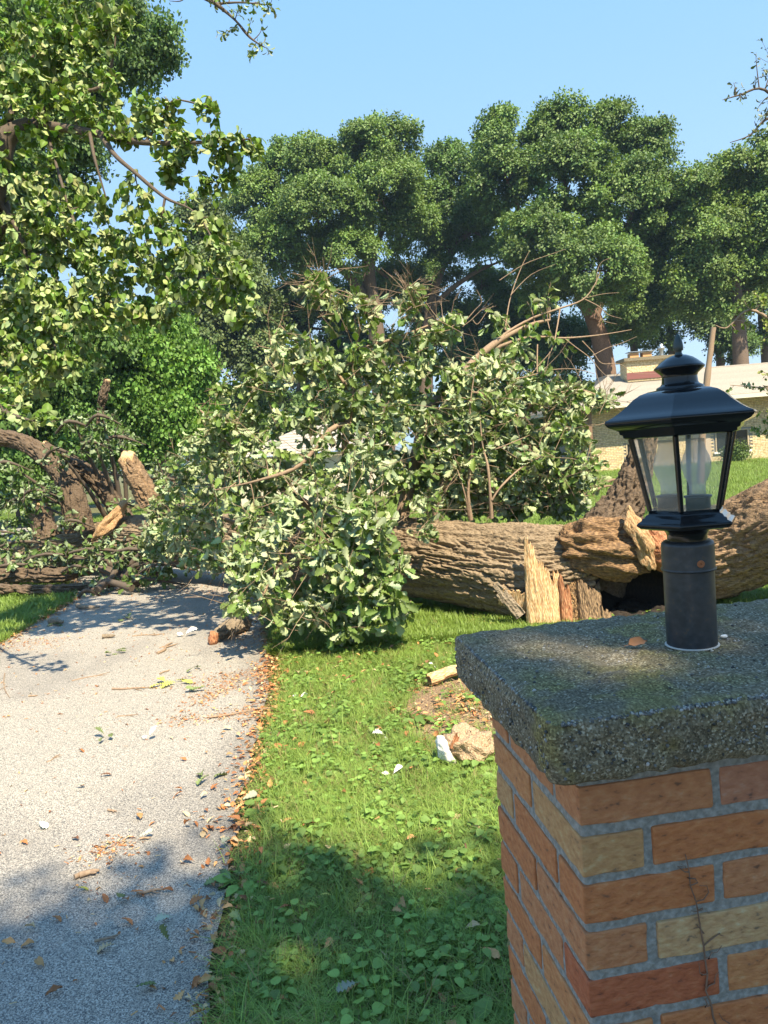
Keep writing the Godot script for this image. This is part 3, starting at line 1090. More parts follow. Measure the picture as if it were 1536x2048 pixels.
func leafy(o: Node3D, w: Wood, lobes: Array, density: float, per: int, kinds: Array, size: float, droop: float, pale: float, tone: Callable, singles: int, inner := 0.35, twig := 0.006) -> void:
	var list := []
	for l in lobes:
		var r: Vector3 = l[1]
		var n := maxi(3, int(density * (r.x * r.y + r.y * r.z + r.x * r.z) / 3.0 * PI))
		for i in n:
			var c := in_lobe(l, inner)
			if rng.randf() < 0.16:
				c = l[0] + (c - l[0]) * rnd(1.05, 1.5)
			var along: float = clampf((T.gap[0] - c).dot(T.gap[0] - T.gap[1]) / T.gap[0].distance_squared_to(T.gap[1]), 0.0, 1.0)
			if c.distance_to(T.gap[0].lerp(T.gap[1], along)) < 0.10:
				continue
			if c.y < 0.06:
				c.y = rnd(0.05, 0.25)
			list.append([c, l])
	for q in list:
		var c: Vector3 = q[0]
		var dir := twig_to(w, c, twig * 1.6, twig * 0.4, 4, 0.04, rng.randf() < 0.5)
		q.append(dir)
	var xs := [[], []]
	var cs := [[], []]
	var all := []
	for q in list:
		var c: Vector3 = q[0]
		var dir: Vector3 = q[2]
		var f := rnd(0.8, 1.2)
		var turned := rng.randf() < pale
		for k in per:
			var p := c - dir * rnd(0.0, 0.16) + rdir() * 0.02
			var ld := (dir * 0.7 + rdir() * 1.1 + Vector3(0, -droop, 0)).normalized()
			var up: Vector3 = (rdir() + T.light * 0.85).normalized()     # blades turn their broad side to the light
			var eye := (EYE - p).normalized()
			var show_pale := turned if rng.randf() < 0.75 else not turned
			if (up.dot(eye) > 0.0) == show_pale:
				up = -up
			var kind := 0 if rng.randf() < 0.6 else 1
			var t := Transform3D(aim(ld, up, size * rnd(0.62, 1.18)), p)
			t.origin -= o.position
			var g := f * rnd(0.85, 1.15)
			var tc: Color = tone.call(p)
			all.append([t, tc * g, kind, p.distance_to(EYE) + (0.0 if rng.randf() < 0.5 else 0.6)])
	all.sort_custom(func(a, b): return a[3] < b[3])
	var made := 0
	for q in all:
		var p: Vector3 = q[0].origin + o.position
		var flat := view.inverse() * (p - EYE)
		var on := absf(flat.x / flat.z) * FOCAL < 768.0 and absf(flat.y / flat.z) * FOCAL < 1024.0
		if made < singles and on:
			part("leaf", kinds[q[2]], null, o, q[0])
			made += 1
		else:
			xs[q[2]].append(q[0])
			cs[q[2]].append(q[1])
	for k in 2:
		if xs[k].size():
			scatter("foliage", kinds[k], null, o, xs[k], cs[k])

func stub_grid(path: Array, radii: Array, around: int, ridge: FastNoiseLite, amp: float, stretch: float, rough_end := 0.0) -> Shape:
	# a barked log: ridges run along it
	var s := Shape.new()
	var rows := []
	var cols := []
	var side := Vector3.ZERO
	var run := 0.0
	var col_n := make_noise(FastNoiseLite.TYPE_SIMPLEX_SMOOTH, 1.3, 77, 3)
	for i in path.size():
		var p: Vector3 = path[i]
		var d: Vector3 = (path[mini(i + 1, path.size() - 1)] - path[maxi(i - 1, 0)]).normalized()
		if i > 0:
			run += p.distance_to(path[i - 1])
		side = d.cross(Vector3.UP if absf(d.y) < 0.95 else Vector3.RIGHT).normalized() if side == Vector3.ZERO else (side - d * side.dot(d)).normalized()
		var up := side.cross(d)
		var row := PackedVector3Array()
		var cc := PackedColorArray()
		for j in around + 1:
			var an := TAU * (j % around) / around
			var r: float = radii[i]
			var q := Vector3(cos(an) * r, sin(an) * r, run * stretch)
			var bulge: float = T.wobble.get_noise_3d(p.x + cos(an), p.y + sin(an), p.z)
			var crack := ridge.get_noise_3d(q.x, q.y, q.z)
			var fine: float = T.crumb.get_noise_3d(q.x, q.y, q.z * 3.0)
			var cross: float = ridge.get_noise_3d(q.x * 0.7 + 40.0, q.y * 0.7, run * 0.75)
			var rr := r * (1.0 + 0.09 * bulge) - 0.55 * amp * (1.0 - smoothstep(0.0, 0.16, absf(cross))) + amp * (smoothstep(0.0, 0.22, absf(crack)) - 0.7 + 0.45 * fine)
			var e := 0.0
			if rough_end > 0.0 and i >= path.size() - 3:
				e = rough_end * col_n.get_noise_2d(an * 3.0, float(i))
			row.append(p + (side * cos(an) + up * sin(an)) * rr + d * e)
			var f := 1.0 + 0.22 * col_n.get_noise_3d(p.x + cos(an), p.y + sin(an), p.z)
			cc.append(Color(f, f, f))
		rows.append(row)
		cols.append(cc)
	s.grid(rows, cols, true, false)
	return s

# a torn upright sliver with a jagged top: local x across, y along the grain, z thickness
func sliver(wide: float, tall: float, thick: float, sd: int, jag := 0.3, lean := 0.0, slant := 0.0, profile := []) -> Shape:
	var s := Shape.new()
	var g := make_noise(FastNoiseLite.TYPE_SIMPLEX_SMOOTH, 40.0, sd, 3)
	var keep := rng.state
	rng.seed = sd
	var nx := maxi(6, int(wide / 0.007))
	var tops := []
	var cur := rnd(0.75, 1.0)
	for j in nx + 1:
		if rng.randf() < 0.4:
			cur = clampf(1.0 - jag * rng.randf(), 0.1, 1.0)
		if profile.size():
			var f := float(j) / nx * (profile.size() - 1)
			cur = lerpf(profile[int(f)], profile[mini(int(f) + 1, profile.size() - 1)], f - int(f)) * rnd(0.9, 1.02)
		tops.append(maxf(0.1, (cur - 0.05 * rng.randf()) * (1.0 - slant * float(j) / nx)))
	rng.state = keep
	for sg in [1.0, -1.0]:
		var rows := []
		for i in 15:
			var t := i / 14.0
			var row := PackedVector3Array()
			for j in nx + 1:
				var u := float(j) / nx - 0.5
				var y: float = t * tall * tops[j]
				var x := u * wide * (1.0 - 0.06 * t) + lean * y + 0.006 * g.get_noise_3d(0.0, y * 0.3, u * 2.0)
				var edge_thin := 1.0 - pow(absf(u) * 2.0, 6.0)
				var th := thick * (0.5 - 0.3 * t) * edge_thin + 0.016 * g.get_noise_3d(x * 1.0, y * 0.12, sg * 3.0)
				row.append(Vector3(x, y, sg * th))
			rows.append(row)
		s.grid(rows, [], false, sg > 0.0)
	# closing strip over the torn ends
	var k := s.v.size() / 2
	for j in nx:
		var a := 14 * (nx + 1) + j
		s.quad(s.v[a], s.v[a + 1], s.v[k + a + 1], s.v[k + a])
	return s

func fallen_oak() -> void:
	rng.seed = 501
	var base := on_ground(1040, 1245)
	var o := thing("fallen_oak", "huge uprooted oak lying across the driveway, its pale backed leaves heaped in the middle", "fallen tree", base)
	var ridge := make_noise(FastNoiseLite.TYPE_SIMPLEX_SMOOTH, 13.0, 15, 2)
	var key := [spot(1178, 1138, 6.68), spot(1130, 1145, 6.69), spot(1060, 1148, 6.72), spot(940, 1128, 7.0), spot(800, 1110, 7.5), spot(640, 1098, 8.4), spot(480, 1088, 9.6), spot(330, 1078, 10.7), spot(200, 1088, 11.7), spot(70, 1110, 12.5), spot(-80, 1140, 13.2)]
	var path := smooth_path(key, 34)
	var radii := smooth_path([0.36, 0.42, 0.425, 0.375, 0.37, 0.36, 0.35, 0.36, 0.33, 0.28, 0.2], 34)
	var log := stub_grid(path, radii, 340, ridge, 0.030, 0.11)
	part("trunk", shifted(log, -base).mesh(), M.log_bark, o)
	# skeleton of the crown
	var w := Wood.new()
	var stems := [
		[[[760, 1090, 7.4], [720, 1010, 7.1], [690, 900, 6.95], [705, 790, 6.9], [712, 690, 6.9], [735, 610, 6.85]], 0.055, 0.008],
		[[[705, 790, 6.9], [660, 730, 6.9], [600, 690, 7.0], [560, 650, 7.0]], 0.02, 0.006],
		[[[700, 850, 6.92], [660, 860, 6.7], [600, 930, 6.6], [520, 960, 6.6], [430, 980, 6.8]], 0.03, 0.006],
		[[[712, 700, 6.9], [780, 680, 7.0], [860, 650, 7.1], [900, 640, 7.1]], 0.022, 0.006],
		[[[690, 1060, 7.6], [600, 1000, 7.3], [500, 930, 7.4], [430, 850, 7.5], [400, 820, 7.5]], 0.05, 0.008],
		[[[800, 1050, 7.4], [830, 920, 7.5], [860, 820, 7.6], [940, 730, 7.8], [1000, 680, 7.9], [1060, 650, 8.0], [1100, 640, 8.0]], 0.07, 0.012],
		[[[720, 1100, 7.4], [690, 1090, 6.3], [700, 1140, 5.8], [720, 1200, 5.7]], 0.03, 0.006],
		[[[660, 1100, 7.6], [600, 1080, 6.6], [560, 1130, 6.1], [520, 1200, 5.9]], 0.035, 0.006],
		[[[560, 1090, 8.6], [480, 1050, 8.0], [420, 1030, 7.8], [370, 1010, 8.0]], 0.04, 0.006],
		# shoots standing on the log
		[[[942, 1040, 7.1], [936, 980, 7.05], [945, 900, 7.05], [940, 820, 7.05], [950, 740, 7.05]], 0.022, 0.005],
		[[[938, 1035, 7.1], [930, 990, 7.0], [915, 940, 7.0]], 0.012, 0.004],
		[[[983, 1036, 6.95], [980, 985, 6.9], [975, 930, 6.9], [965, 890, 6.95], [960, 830, 7.0]], 0.02, 0.005],
		[[[984, 1000, 6.9], [1005, 970, 6.9], [1050, 930, 7.0], [1110, 900, 7.1]], 0.012, 0.004],
		[[[965, 905, 6.95], [1000, 895, 6.9], [1060, 870, 6.9]], 0.008, 0.003],
		[[[870, 1040, 7.2], [890, 960, 7.2], [1000, 860, 7.4], [1080, 800, 7.5], [1150, 780, 7.5], [1195, 790, 7.5]], 0.035, 0.006],
		[[[900, 950, 7.3], [1000, 960, 7.4], [1100, 950, 7.5], [1170, 940, 7.5]], 0.025, 0.006]]
	for s in stems:
		var pts := []
		var rad := []
		for i in s[0].size():
			var q: Array = s[0][i]
			pts.append(spot(q[0], q[1], q[2]))
			rad.append(lerpf(s[1], s[2], float(i) / (s[0].size() - 1)))
		limb(w, pts, rad, 7, 5, 0.008)
	# bare broken boughs, upper right
	var bare := Shape.new()
	for s in [
		[[[985, 700, 7.9], [1010, 670, 7.9], [1060, 640, 8.0], [1110, 620, 8.0], [1165, 598, 8.0], [1190, 565, 8.0], [1200, 545, 8.0]], 0.028, 0.006],
		[[[985, 700, 7.9], [1030, 680, 7.9], [1070, 672, 7.9], [1130, 675, 7.9], [1200, 670, 7.9], [1265, 660, 7.9]], 0.034, 0.006],
		[[[1165, 598, 8.0], [1195, 612, 8.0], [1215, 630, 8.0], [1245, 636, 8.0]], 0.010, 0.003],
		[[[1190, 618, 8.0], [1205, 640, 8.0], [1235, 648, 8.0]], 0.007, 0.003],
		[[[1165, 598, 8.0], [1205, 590, 8.0], [1240, 585, 8.0]], 0.006, 0.003],
		[[[1190, 570, 8.0], [1195, 540, 8.0], [1205, 525, 8.0], [1222, 515, 8.0]], 0.006, 0.003],
		[[[1118, 618, 8.0], [1112, 660, 7.9], [1105, 700, 7.8], [1080, 728, 7.8], [1065, 745, 7.7]], 0.014, 0.006],
		[[[1130, 676, 7.9], [1150, 695, 7.9], [1180, 715, 7.9], [1200, 740, 7.9], [1215, 755, 7.9]], 0.010, 0.004],
		[[[1165, 680, 7.9], [1185, 705, 7.9], [1203, 728, 7.9], [1240, 728, 7.9], [1270, 745, 7.9], [1310, 748, 7.9]], 0.009, 0.003],
		[[[1185, 710, 7.9], [1215, 695, 7.9], [1245, 685, 7.9], [1272, 672, 7.9]], 0.008, 0.003],
		[[[1000, 760, 7.6], [1050, 755, 7.6], [1100, 740, 7.6], [1150, 740, 7.6], [1190, 750, 7.6]], 0.012, 0.004],
		[[[1075, 690, 7.8], [1075, 740, 7.7], [1080, 780, 7.6]], 0.012, 0.008],
		[[[935, 640, 7.2], [950, 620, 7.2], [962, 605, 7.2], [955, 580, 7.2]], 0.008, 0.003],
		[[[945, 640, 7.2], [955, 650, 7.2], [975, 625, 7.2], [985, 610, 7.2]], 0.007, 0.003],
		[[[1000, 560, 8.2], [1050, 530, 8.2], [1100, 510, 8.2], [1130, 500, 8.2]], 0.008, 0.003],
		[[[1010, 660, 8.0], [1020, 600, 8.1], [1040, 540, 8.2], [1060, 500, 8.2]], 0.013, 0.004],
		[[[1020, 590, 8.1], [1060, 550, 8.2], [1110, 530, 8.2]], 0.007, 0.003]]:
		var pts := []
		var rad := []
		for i in s[0].size():
			var q: Array = s[0][i]
			pts.append(spot(q[0], q[1], q[2]) + rdir() * 0.01)
			rad.append(0.62 * lerpf(s[1], s[2], float(i) / (s[0].size() - 1)))
		bare.tube(smooth_path(pts, 4), smooth_path(rad, 4), 6)
	part("bare_bough", shifted(bare, -base).mesh(), M.twig, o)
	var lobes := [
		lobe(640, 585, 6.85, 42, 26, 0.2), lobe(700, 615, 6.85, 60, 30, 0.25), lobe(815, 610, 6.9, 28, 34, 0.2), lobe(885, 650, 7.0, 50, 28, 0.25),
		lobe(580, 700, 7.0, 55, 45), lobe(690, 700, 6.9, 90, 60), lobe(800, 720, 7.1, 80, 60), lobe(500, 790, 7.3, 75, 50), lobe(620, 800, 6.9, 100, 70),
		lobe(740, 820, 7.0, 110, 80), lobe(870, 800, 7.3, 100, 90), lobe(960, 790, 7.4, 90, 80), lobe(1060, 820, 7.5, 80, 70), lobe(1150, 790, 7.6, 50, 40, 0.3), lobe(1205, 800, 7.6, 28, 28, 0.2),
		lobe(440, 880, 7.4, 80, 60), lobe(560, 910, 7.0, 100, 80), lobe(690, 930, 6.6, 110, 80), lobe(820, 930, 7.2, 100, 80), lobe(930, 910, 7.3, 90, 70), lobe(1040, 910, 7.4, 90, 70), lobe(1120, 930, 7.4, 60, 60, 0.4), lobe(1165, 960, 7.4, 34, 50, 0.3),
		lobe(1040, 990, 7.6, 110, 45, 0.35), lobe(1140, 870, 7.5, 50, 50, 0.35),
		lobe(400, 970, 7.8, 70, 70), lobe(500, 1000, 7.0, 100, 70), lobe(640, 1010, 6.2, 110, 70), lobe(740, 1040, 6.0, 70, 60, 0.4),
		lobe(380, 1060, 8.4, 70, 60), lobe(500, 1090, 6.8, 90, 70), lobe(590, 1120, 6.1, 100, 70), lobe(680, 1100, 5.95, 80, 50),
		lobe(500, 1190, 6.1, 60, 50, 0.4), lobe(590, 1210, 6.0, 80, 45, 0.4), lobe(670, 1225, 6.0, 60, 40, 0.4), lobe(865, 1030, 6.5, 28, 42, 0.15), lobe(900, 860, 7.3, 60, 60), lobe(900, 970, 7.5, 70, 55), lobe(985, 960, 7.7, 70, 60), lobe(1075, 975, 7.7, 70, 50), lobe(1000, 870, 7.5, 70, 60), lobe(1130, 1000, 7.6, 50, 40, 0.3), lobe(920, 1010, 7.7, 60, 35, 0.3), lobe(985, 735, 7.7, 55, 40), lobe(1050, 765, 7.7, 60, 35), lobe(345, 1010, 8.8, 50, 50), lobe(330, 1090, 9.2, 60, 40), lobe(420, 1110, 7.8, 60, 45), lobe(640, 560, 6.85, 26, 16, 0.12), lobe(822, 582, 6.9, 16, 18, 0.12)]
	var shade := spot(760, 1150, 5.9)
	var tone := func(p: Vector3) -> Color:
		return Color(rnd(0.9, 1.1), rnd(0.94, 1.06), rnd(0.85, 1.1))
	leafy(o, w, lobes, 100.0, 12, [T.oak, T.oak_b], 1.0, 0.5, 0.82, tone, 300, 0.3, 0.004)
	var low_lobes := [lobe(740, 1070, 5.85, 60, 40, 0.3), lobe(730, 1140, 5.8, 80, 55, 0.35), lobe(785, 1170, 5.8, 45, 55, 0.25), lobe(730, 1220, 5.85, 80, 48, 0.35), lobe(800, 1215, 5.85, 34, 40, 0.2)]
	leafy(o, w, low_lobes, 105.0, 11, [T.oak, T.oak_b], 1.15, 0.4, 0.18, tone, 0, 0.2, 0.004)
	var green_lobes := [lobe(1005, 650, 8.0, 60, 45), lobe(1090, 590, 8.1, 32, 36, 0.2), lobe(1085, 700, 7.9, 70, 45), lobe(1010, 715, 7.9, 50, 40)]
	leafy(o, w, green_lobes, 42.0, 8, [T.oak, T.oak_b], 1.0, 0.3, 0.2, tone, 0, 0.2, 0.004)
	var bits := Shape.new()
	for i in 650:
		var l: Array = lobes[rng.randi_range(0, lobes.size() - 1)]
		var d := rdir()
		d.z = absf(d.z)
		var p: Vector3 = l[0] + d * Vector3(l[1]) * rnd(0.85, 1.12)
		if p.y < 0.08:
			continue
		var g := (d + rdir() * 0.9 + Vector3(0, 0.2, 0)).normalized()
		var len := rnd(0.10, 0.32)
		var q := p + g * len * 0.5 + rdir() * 0.02
		var e := q + (g + rdir() * 0.4) * len * 0.5
		bits.tube([p - g * 0.1, p, q, e], [0.003, 0.0026, 0.002, 0.001], 4, Color.WHITE, false)
		for k in 2:
			bits.tube([q, q + (g + rdir() * 0.8) * len * 0.4], [0.0016, 0.0008], 3, Color.WHITE, false)
	part("bare_twigs", shifted(bits, -base).mesh(), M.twig, o).set_meta("kind", "stuff")
	part("branches", shifted(w.shape, -base).mesh(), M.twig, o)
	# torn slivers at the break
	var face := aim(Vector3(-0.12, 0, 1), Vector3.UP)
	for q in [[1086, 1243, 6.2, 0.27, 0.74, 0.10, 0.2, M.fresh, 31, "splinter", 0.0, [0.96, 1.0, 0.95, 0.76, 0.70, 0.66, 0.58, 0.45, 0.5]], [1117, 1243, 6.23, 0.15, 0.47, 0.07, 0.3, M.fresh, 32, "splinter", 0.0, [0.7, 0.9, 0.6, 1.0, 0.85, 0.95, 0.6]], [1134, 1243, 6.2, 0.10, 0.44, 0.08, 0.3, M.red_wood, 33, "splinter", 0.1, [0.8, 1.0, 0.9, 0.7, 0.85, 0.6]],
			[1182, 1242, 6.26, 0.20, 0.40, 0.08, 0.2, M.weathered_up, 34, "splinter", 0.35], [1152, 1242, 6.3, 0.14, 0.46, 0.06, 0.2, M.rotten, 36, "splinter", 0.2], [1212, 1243, 6.22, 0.10, 0.17, 0.06, 0.4, M.weathered_up, 38, "splinter", 0.4]]:
		var b: Vector3 = spot(q[0], q[1], q[2])
		b.y = maxf(b.y, 0.0)
		part(q[9], sliver(q[3], q[4], q[5], q[8], q[6], 0.0, q[10], q[11] if q.size() > 11 else []).mesh(), q[7], o, Transform3D(face * Basis(Vector3.BACK, rnd(-0.05, 0.05)), b - base))
	var flap := sliver(0.28, 0.17, 0.04, 41, 0.2)
	part("bare_patch", flap.mesh(), M.fresh, o, Transform3D(aim(Vector3(-0.2, -0.35, 1), Vector3(0.25, 1, 0.2)), spot(1030, 1215, 6.28) - base))
	var strip := sliver(0.10, 0.34, 0.03, 42, 0.3)
	part("bark_strip", strip.mesh(), M.bark, o, Transform3D(aim(Vector3(-0.2, 0.1, 1), Vector3(-0.75, 1, 0.1)), spot(1042, 1232, 6.2) - base))
	# the split base: rotten heart, hollow, and the second stem
	var o2 := thing("split_oak_base", "hollow rotten base of the oak with a second stem running off right behind the lantern", "tree stump", spot(1300, 1200, 6.5))
	var at := o2.position
	var stem := stub_grid(smooth_path([spot(1345, 1105, 6.95), spot(1375, 1118, 6.75), spot(1420, 1112, 6.6), spot(1500, 1078, 6.4), spot(1600, 1030, 6.1), spot(1760, 950, 5.7), spot(1950, 850, 5.3)], 22), smooth_path([0.30, 0.34, 0.36, 0.37, 0.37, 0.33, 0.26], 22), 170, ridge, 0.03, 0.13)
	part("second_stem", shifted(stem, -at).mesh(), M.weathered, o2)
	var spur := stub_grid(smooth_path([spot(1170, 1150, 6.95), spot(1215, 1070, 6.9), spot(1252, 1000, 6.9), spot(1278, 930, 6.9), spot(1296, 860, 6.9), spot(1310, 820, 6.9)], 20), smooth_path([0.38, 0.27, 0.17, 0.12, 0.08, 0.02], 20), 130, ridge, 0.03, 0.2)
	part("root_spur", shifted(spur, -at).mesh(), M.stump_bark, o2)
	var heart := lump(Vector3(0.44, 0.25, 0.27), 0.10, 3.4, 51, 120, 80, Vector3(0.5, 3.0, 1.2))
	part("rotten_heart", heart.mesh(), M.heartwood, o2, Transform3D(aim(Vector3(0.1, 0.05, 1), Vector3(0.18, 1, 0)), spot(1216, 1096, 6.40) - at))
	var stub := lump(Vector3(0.07, 0.25, 0.07), 0.07, 12.0, 52, 50, 60, Vector3(1, 0.25, 1))
	part("torn_stub", stub.mesh(), M.torn, o2, Transform3D(aim(Vector3(-0.1, 0.1, 1), Vector3(-0.30, 1, 0)), spot(1282, 1078, 6.14) - at))
	var rub := lump(Vector3(0.10, 0.17, 0.12), 0.05, 7.0, 55, 30, 24, Vector3(1, 2, 1), true)
	part("rotten_rib", rub.mesh(), M.red_wood, o2, Transform3D(Basis(Vector3.BACK, 0.4), spot(1322, 1100, 6.25) - at))
	for q in [[1190, 1236, 0.16], [1240, 1238, 0.2], [1295, 1236, 0.17], [1330, 1225, 0.14], [1262, 1215, 0.2]]:
		var c := on_ground(q[0], q[1])
		part("rotten_crumbs", lump(Vector3(q[2], 0.05, 0.14), 0.05, 9.0, int(q[0]), 26, 16).mesh(), M.shaded_rot if q[0] > 1200 else M.rotten, o2, Transform3D(Basis(Vector3.UP, q[0]), c - at))  # all but the leftmost carry the hollow's painted-in shade
	# inside of the hollow: an open bowl of rotten wood, its shade painted in as near black
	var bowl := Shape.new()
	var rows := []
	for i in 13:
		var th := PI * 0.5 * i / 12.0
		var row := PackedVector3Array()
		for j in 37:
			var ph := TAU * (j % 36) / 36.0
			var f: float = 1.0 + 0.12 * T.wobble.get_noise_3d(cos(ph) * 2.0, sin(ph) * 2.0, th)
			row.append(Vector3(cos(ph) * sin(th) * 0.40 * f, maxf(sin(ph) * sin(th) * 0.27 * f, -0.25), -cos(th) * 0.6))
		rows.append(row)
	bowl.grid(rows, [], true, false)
	part("hollow", bowl.mesh(), M.shaded_rot, o2, Transform3D(aim(Vector3(-0.1, 0, 1), Vector3.UP), spot(1276, 1194, 6.27) - at))

func left_debris() -> void:
	rng.seed = 502
	# limbs torn from the oak's top, far left
	var ridge := make_noise(FastNoiseLite.TYPE_SIMPLEX_SMOOTH, 9.0, 16, 2)
	var pieces := [
		["broken_limb", "thick arched oak limb rising from the fallen trunk at far left", [[160, 1062, 11.2], [145, 990, 11.2], [120, 940, 11.3], [80, 905, 11.4], [30, 880, 11.5], [-60, 870, 11.6]], [0.20, 0.17, 0.155, 0.13, 0.12, 0.11], "stump_bark"],
		["broken_limb", "slanting oak limb crossing behind the arched one at far left", [[250, 1045, 11.6], [215, 985, 11.6], [175, 945, 11.6], [130, 925, 11.6], [90, 895, 11.7]], [0.15, 0.14, 0.13, 0.12, 0.09], "stump_bark"],
		["broken_limb", "short snapped orange brown oak stub leaning left beside the leaf heap", [[302, 1010, 10.6], [288, 980, 10.6], [268, 945, 10.6], [256, 920, 10.6]], [0.14, 0.15, 0.14, 0.12], "weathered"],
		["broken_limb", "jagged grey stump of limb with pointed top at far left edge", [[95, 1075, 11.0], [85, 1040, 11.0], [78, 1010, 11.0]], [0.2, 0.11, 0.03], "stump_bark"],
		["broken_limb", "low dark limb lying along the lawn edge at bottom left", [[330, 1150, 10.2], [220, 1130, 10.6], [120, 1150, 10.4], [20, 1150, 10.4], [-80, 1170, 10.2]], [0.04, 0.06, 0.09, 0.11, 0.11], "stump_bark"],
		["broken_limb", "thin dark limb lying on the grass under the left debris", [[270, 1165, 10.0], [160, 1175, 9.9], [60, 1180, 9.9], [-40, 1175, 9.9]], [0.03, 0.05, 0.06, 0.06], "stump_bark"],
		["broken_limb", "thin pale topped limb stub sticking up among the left foliage", [[198, 850, 11.4], [202, 820, 11.35], [207, 790, 11.3], [214, 764, 11.3]], [0.03, 0.045, 0.055, 0.04], "stump_bark"]]
	for q in pieces:
		var pts := []
		for k in q[2]:
			pts.append(spot(k[0], k[1], k[2]))
		var o := thing(q[0], q[1], "broken limb", pts[0], "limbs torn from the fallen oak")
		var n := 16
		var pth := smooth_path(pts, n)
		var sh := stub_grid(pth, smooth_path(q[3], n), 72, ridge, 0.034, 0.2, 0.1)
		part("limb", shifted(sh, -o.position).mesh(), M[q[4]], o)
		var cap := lump(Vector3.ONE * float(q[3][-1]) * 0.95, 0.05, 12.0, 61, 18, 10)
		part("torn_end", cap.mesh(), M.fresh if q[4] != "bark" else M.red_wood, o, Transform3D(Basis(), pts[-1] - o.position))
	var pw := lump(Vector3(0.075, 0.36, 0.06), 0.12, 9.0, 71, 40, 50, Vector3(1, 0.22, 1))
	single("torn_slab", pw.mesh(), M.torn, "pale freshly torn slab of oak wood lying on the far trunk", "wood slab", Transform3D(aim(Vector3(-0.3, 0.45, 1), Vector3(0.75, 0.8, 0)), spot(222, 1042, 10.9)))
	# heaps of leafy branches round them
	var heaps := [
		["leafy_debris", "dull grey green leafy branches heaped at the far left edge", [lobe(60, 1085, 11.0, 90, 30), lobe(-40, 1060, 11.0, 80, 60), lobe(40, 1130, 10.6, 90, 25)], spot(40, 1160, 10.8)],
		["leafy_debris", "leafy oak branches lying in front of the far trunk", [lobe(190, 1100, 10.6, 90, 34), lobe(110, 1110, 10.6, 80, 30), lobe(270, 1100, 10.2, 70, 44), lobe(350, 1080, 10.0, 60, 50), lobe(160, 1135, 10.4, 50, 22), lobe(330, 1130, 9.8, 60, 30)], spot(220, 1150, 10.3)],
		["leafy_debris", "flattened leafy oak branch spilling onto the driveway's far end", [lobe(220, 1165, 9.9, 55, 24), lobe(300, 1160, 9.7, 70, 22), lobe(180, 1185, 9.6, 30, 14)], spot(240, 1185, 9.7)],
		["leafy_debris", "silvery oak leaves hanging between the broken limbs at left", [lobe(210, 950, 12.0, 60, 45), lobe(190, 890, 11.1, 34, 36), lobe(240, 880, 11.6, 50, 40), lobe(150, 850, 11.2, 40, 30), lobe(250, 1010, 11.2, 30, 26), lobe(330, 960, 11.0, 50, 70), lobe(60, 1000, 12.2, 60, 60), lobe(205, 838, 11.1, 36, 26), lobe(120, 905, 10.9, 36, 26), lobe(80, 985, 10.9, 44, 38), lobe(20, 930, 11.2, 40, 30), lobe(150, 1045, 10.9, 40, 20)], spot(260, 1060, 12.0)]]
	for q in heaps:
		var b: Vector3 = q[3]
		b.y = 0.0
		var o := thing(q[0], q[1], "branches", b, "leafy branches broken off the oak")
		var w := Wood.new()
		for l in q[2]:
			limb(w, [b + Vector3(rnd(-0.3, 0.3), 0.1, rnd(-0.3, 0.3)), (b + l[0]) * 0.5 + Vector3(0, 0.15, 0), l[0]], [0.05, 0.035, 0.015], 6, 4, 0.01)
			limb(w, [l[0] - Vector3(l[1].x, 0.1, 0), l[0] + Vector3(0, 0.05, l[1].z * 0.7), l[0] + Vector3(l[1].x, -0.1, 0)], [0.012, 0.025, 0.01], 5, 4, 0.01)
		var tone := func(p: Vector3) -> Color:
			return Color(0.78, 0.84, 0.82) * rnd(0.7, 1.1)
		leafy(o, w, q[2], 60.0, 8, [T.oak, T.oak_b], 0.95, 0.5, 0.45, tone, 60, 0.2, 0.006)
		part("branches", shifted(w.shape, -b).mesh(), M.dark_twig, o)

# ---------------------------------------------------------------- trees
func lobes_of(list: Array, d: float, deep := 1.0) -> Array:
	var out := []
	for q in list:
		var dd: float = d + (q[4] if q.size() > 4 else 0.0)
		var l := lobe(q[0], q[1], dd, q[2], q[3])
		l[1].z *= deep
		out.append(l)
	return out

func trail(list: Array, d: float) -> Array:
	var out := []
	for q in list:
		out.append(spot(q[0], q[1], d + (q[2] if q.size() > 2 else 0.0)))
	return out

func rooted(pts: Array) -> Array:                     # begins on the ground under the first point
	var p: Vector3 = pts[0]
	return [Vector3(p.x, -0.1, p.z)] + pts

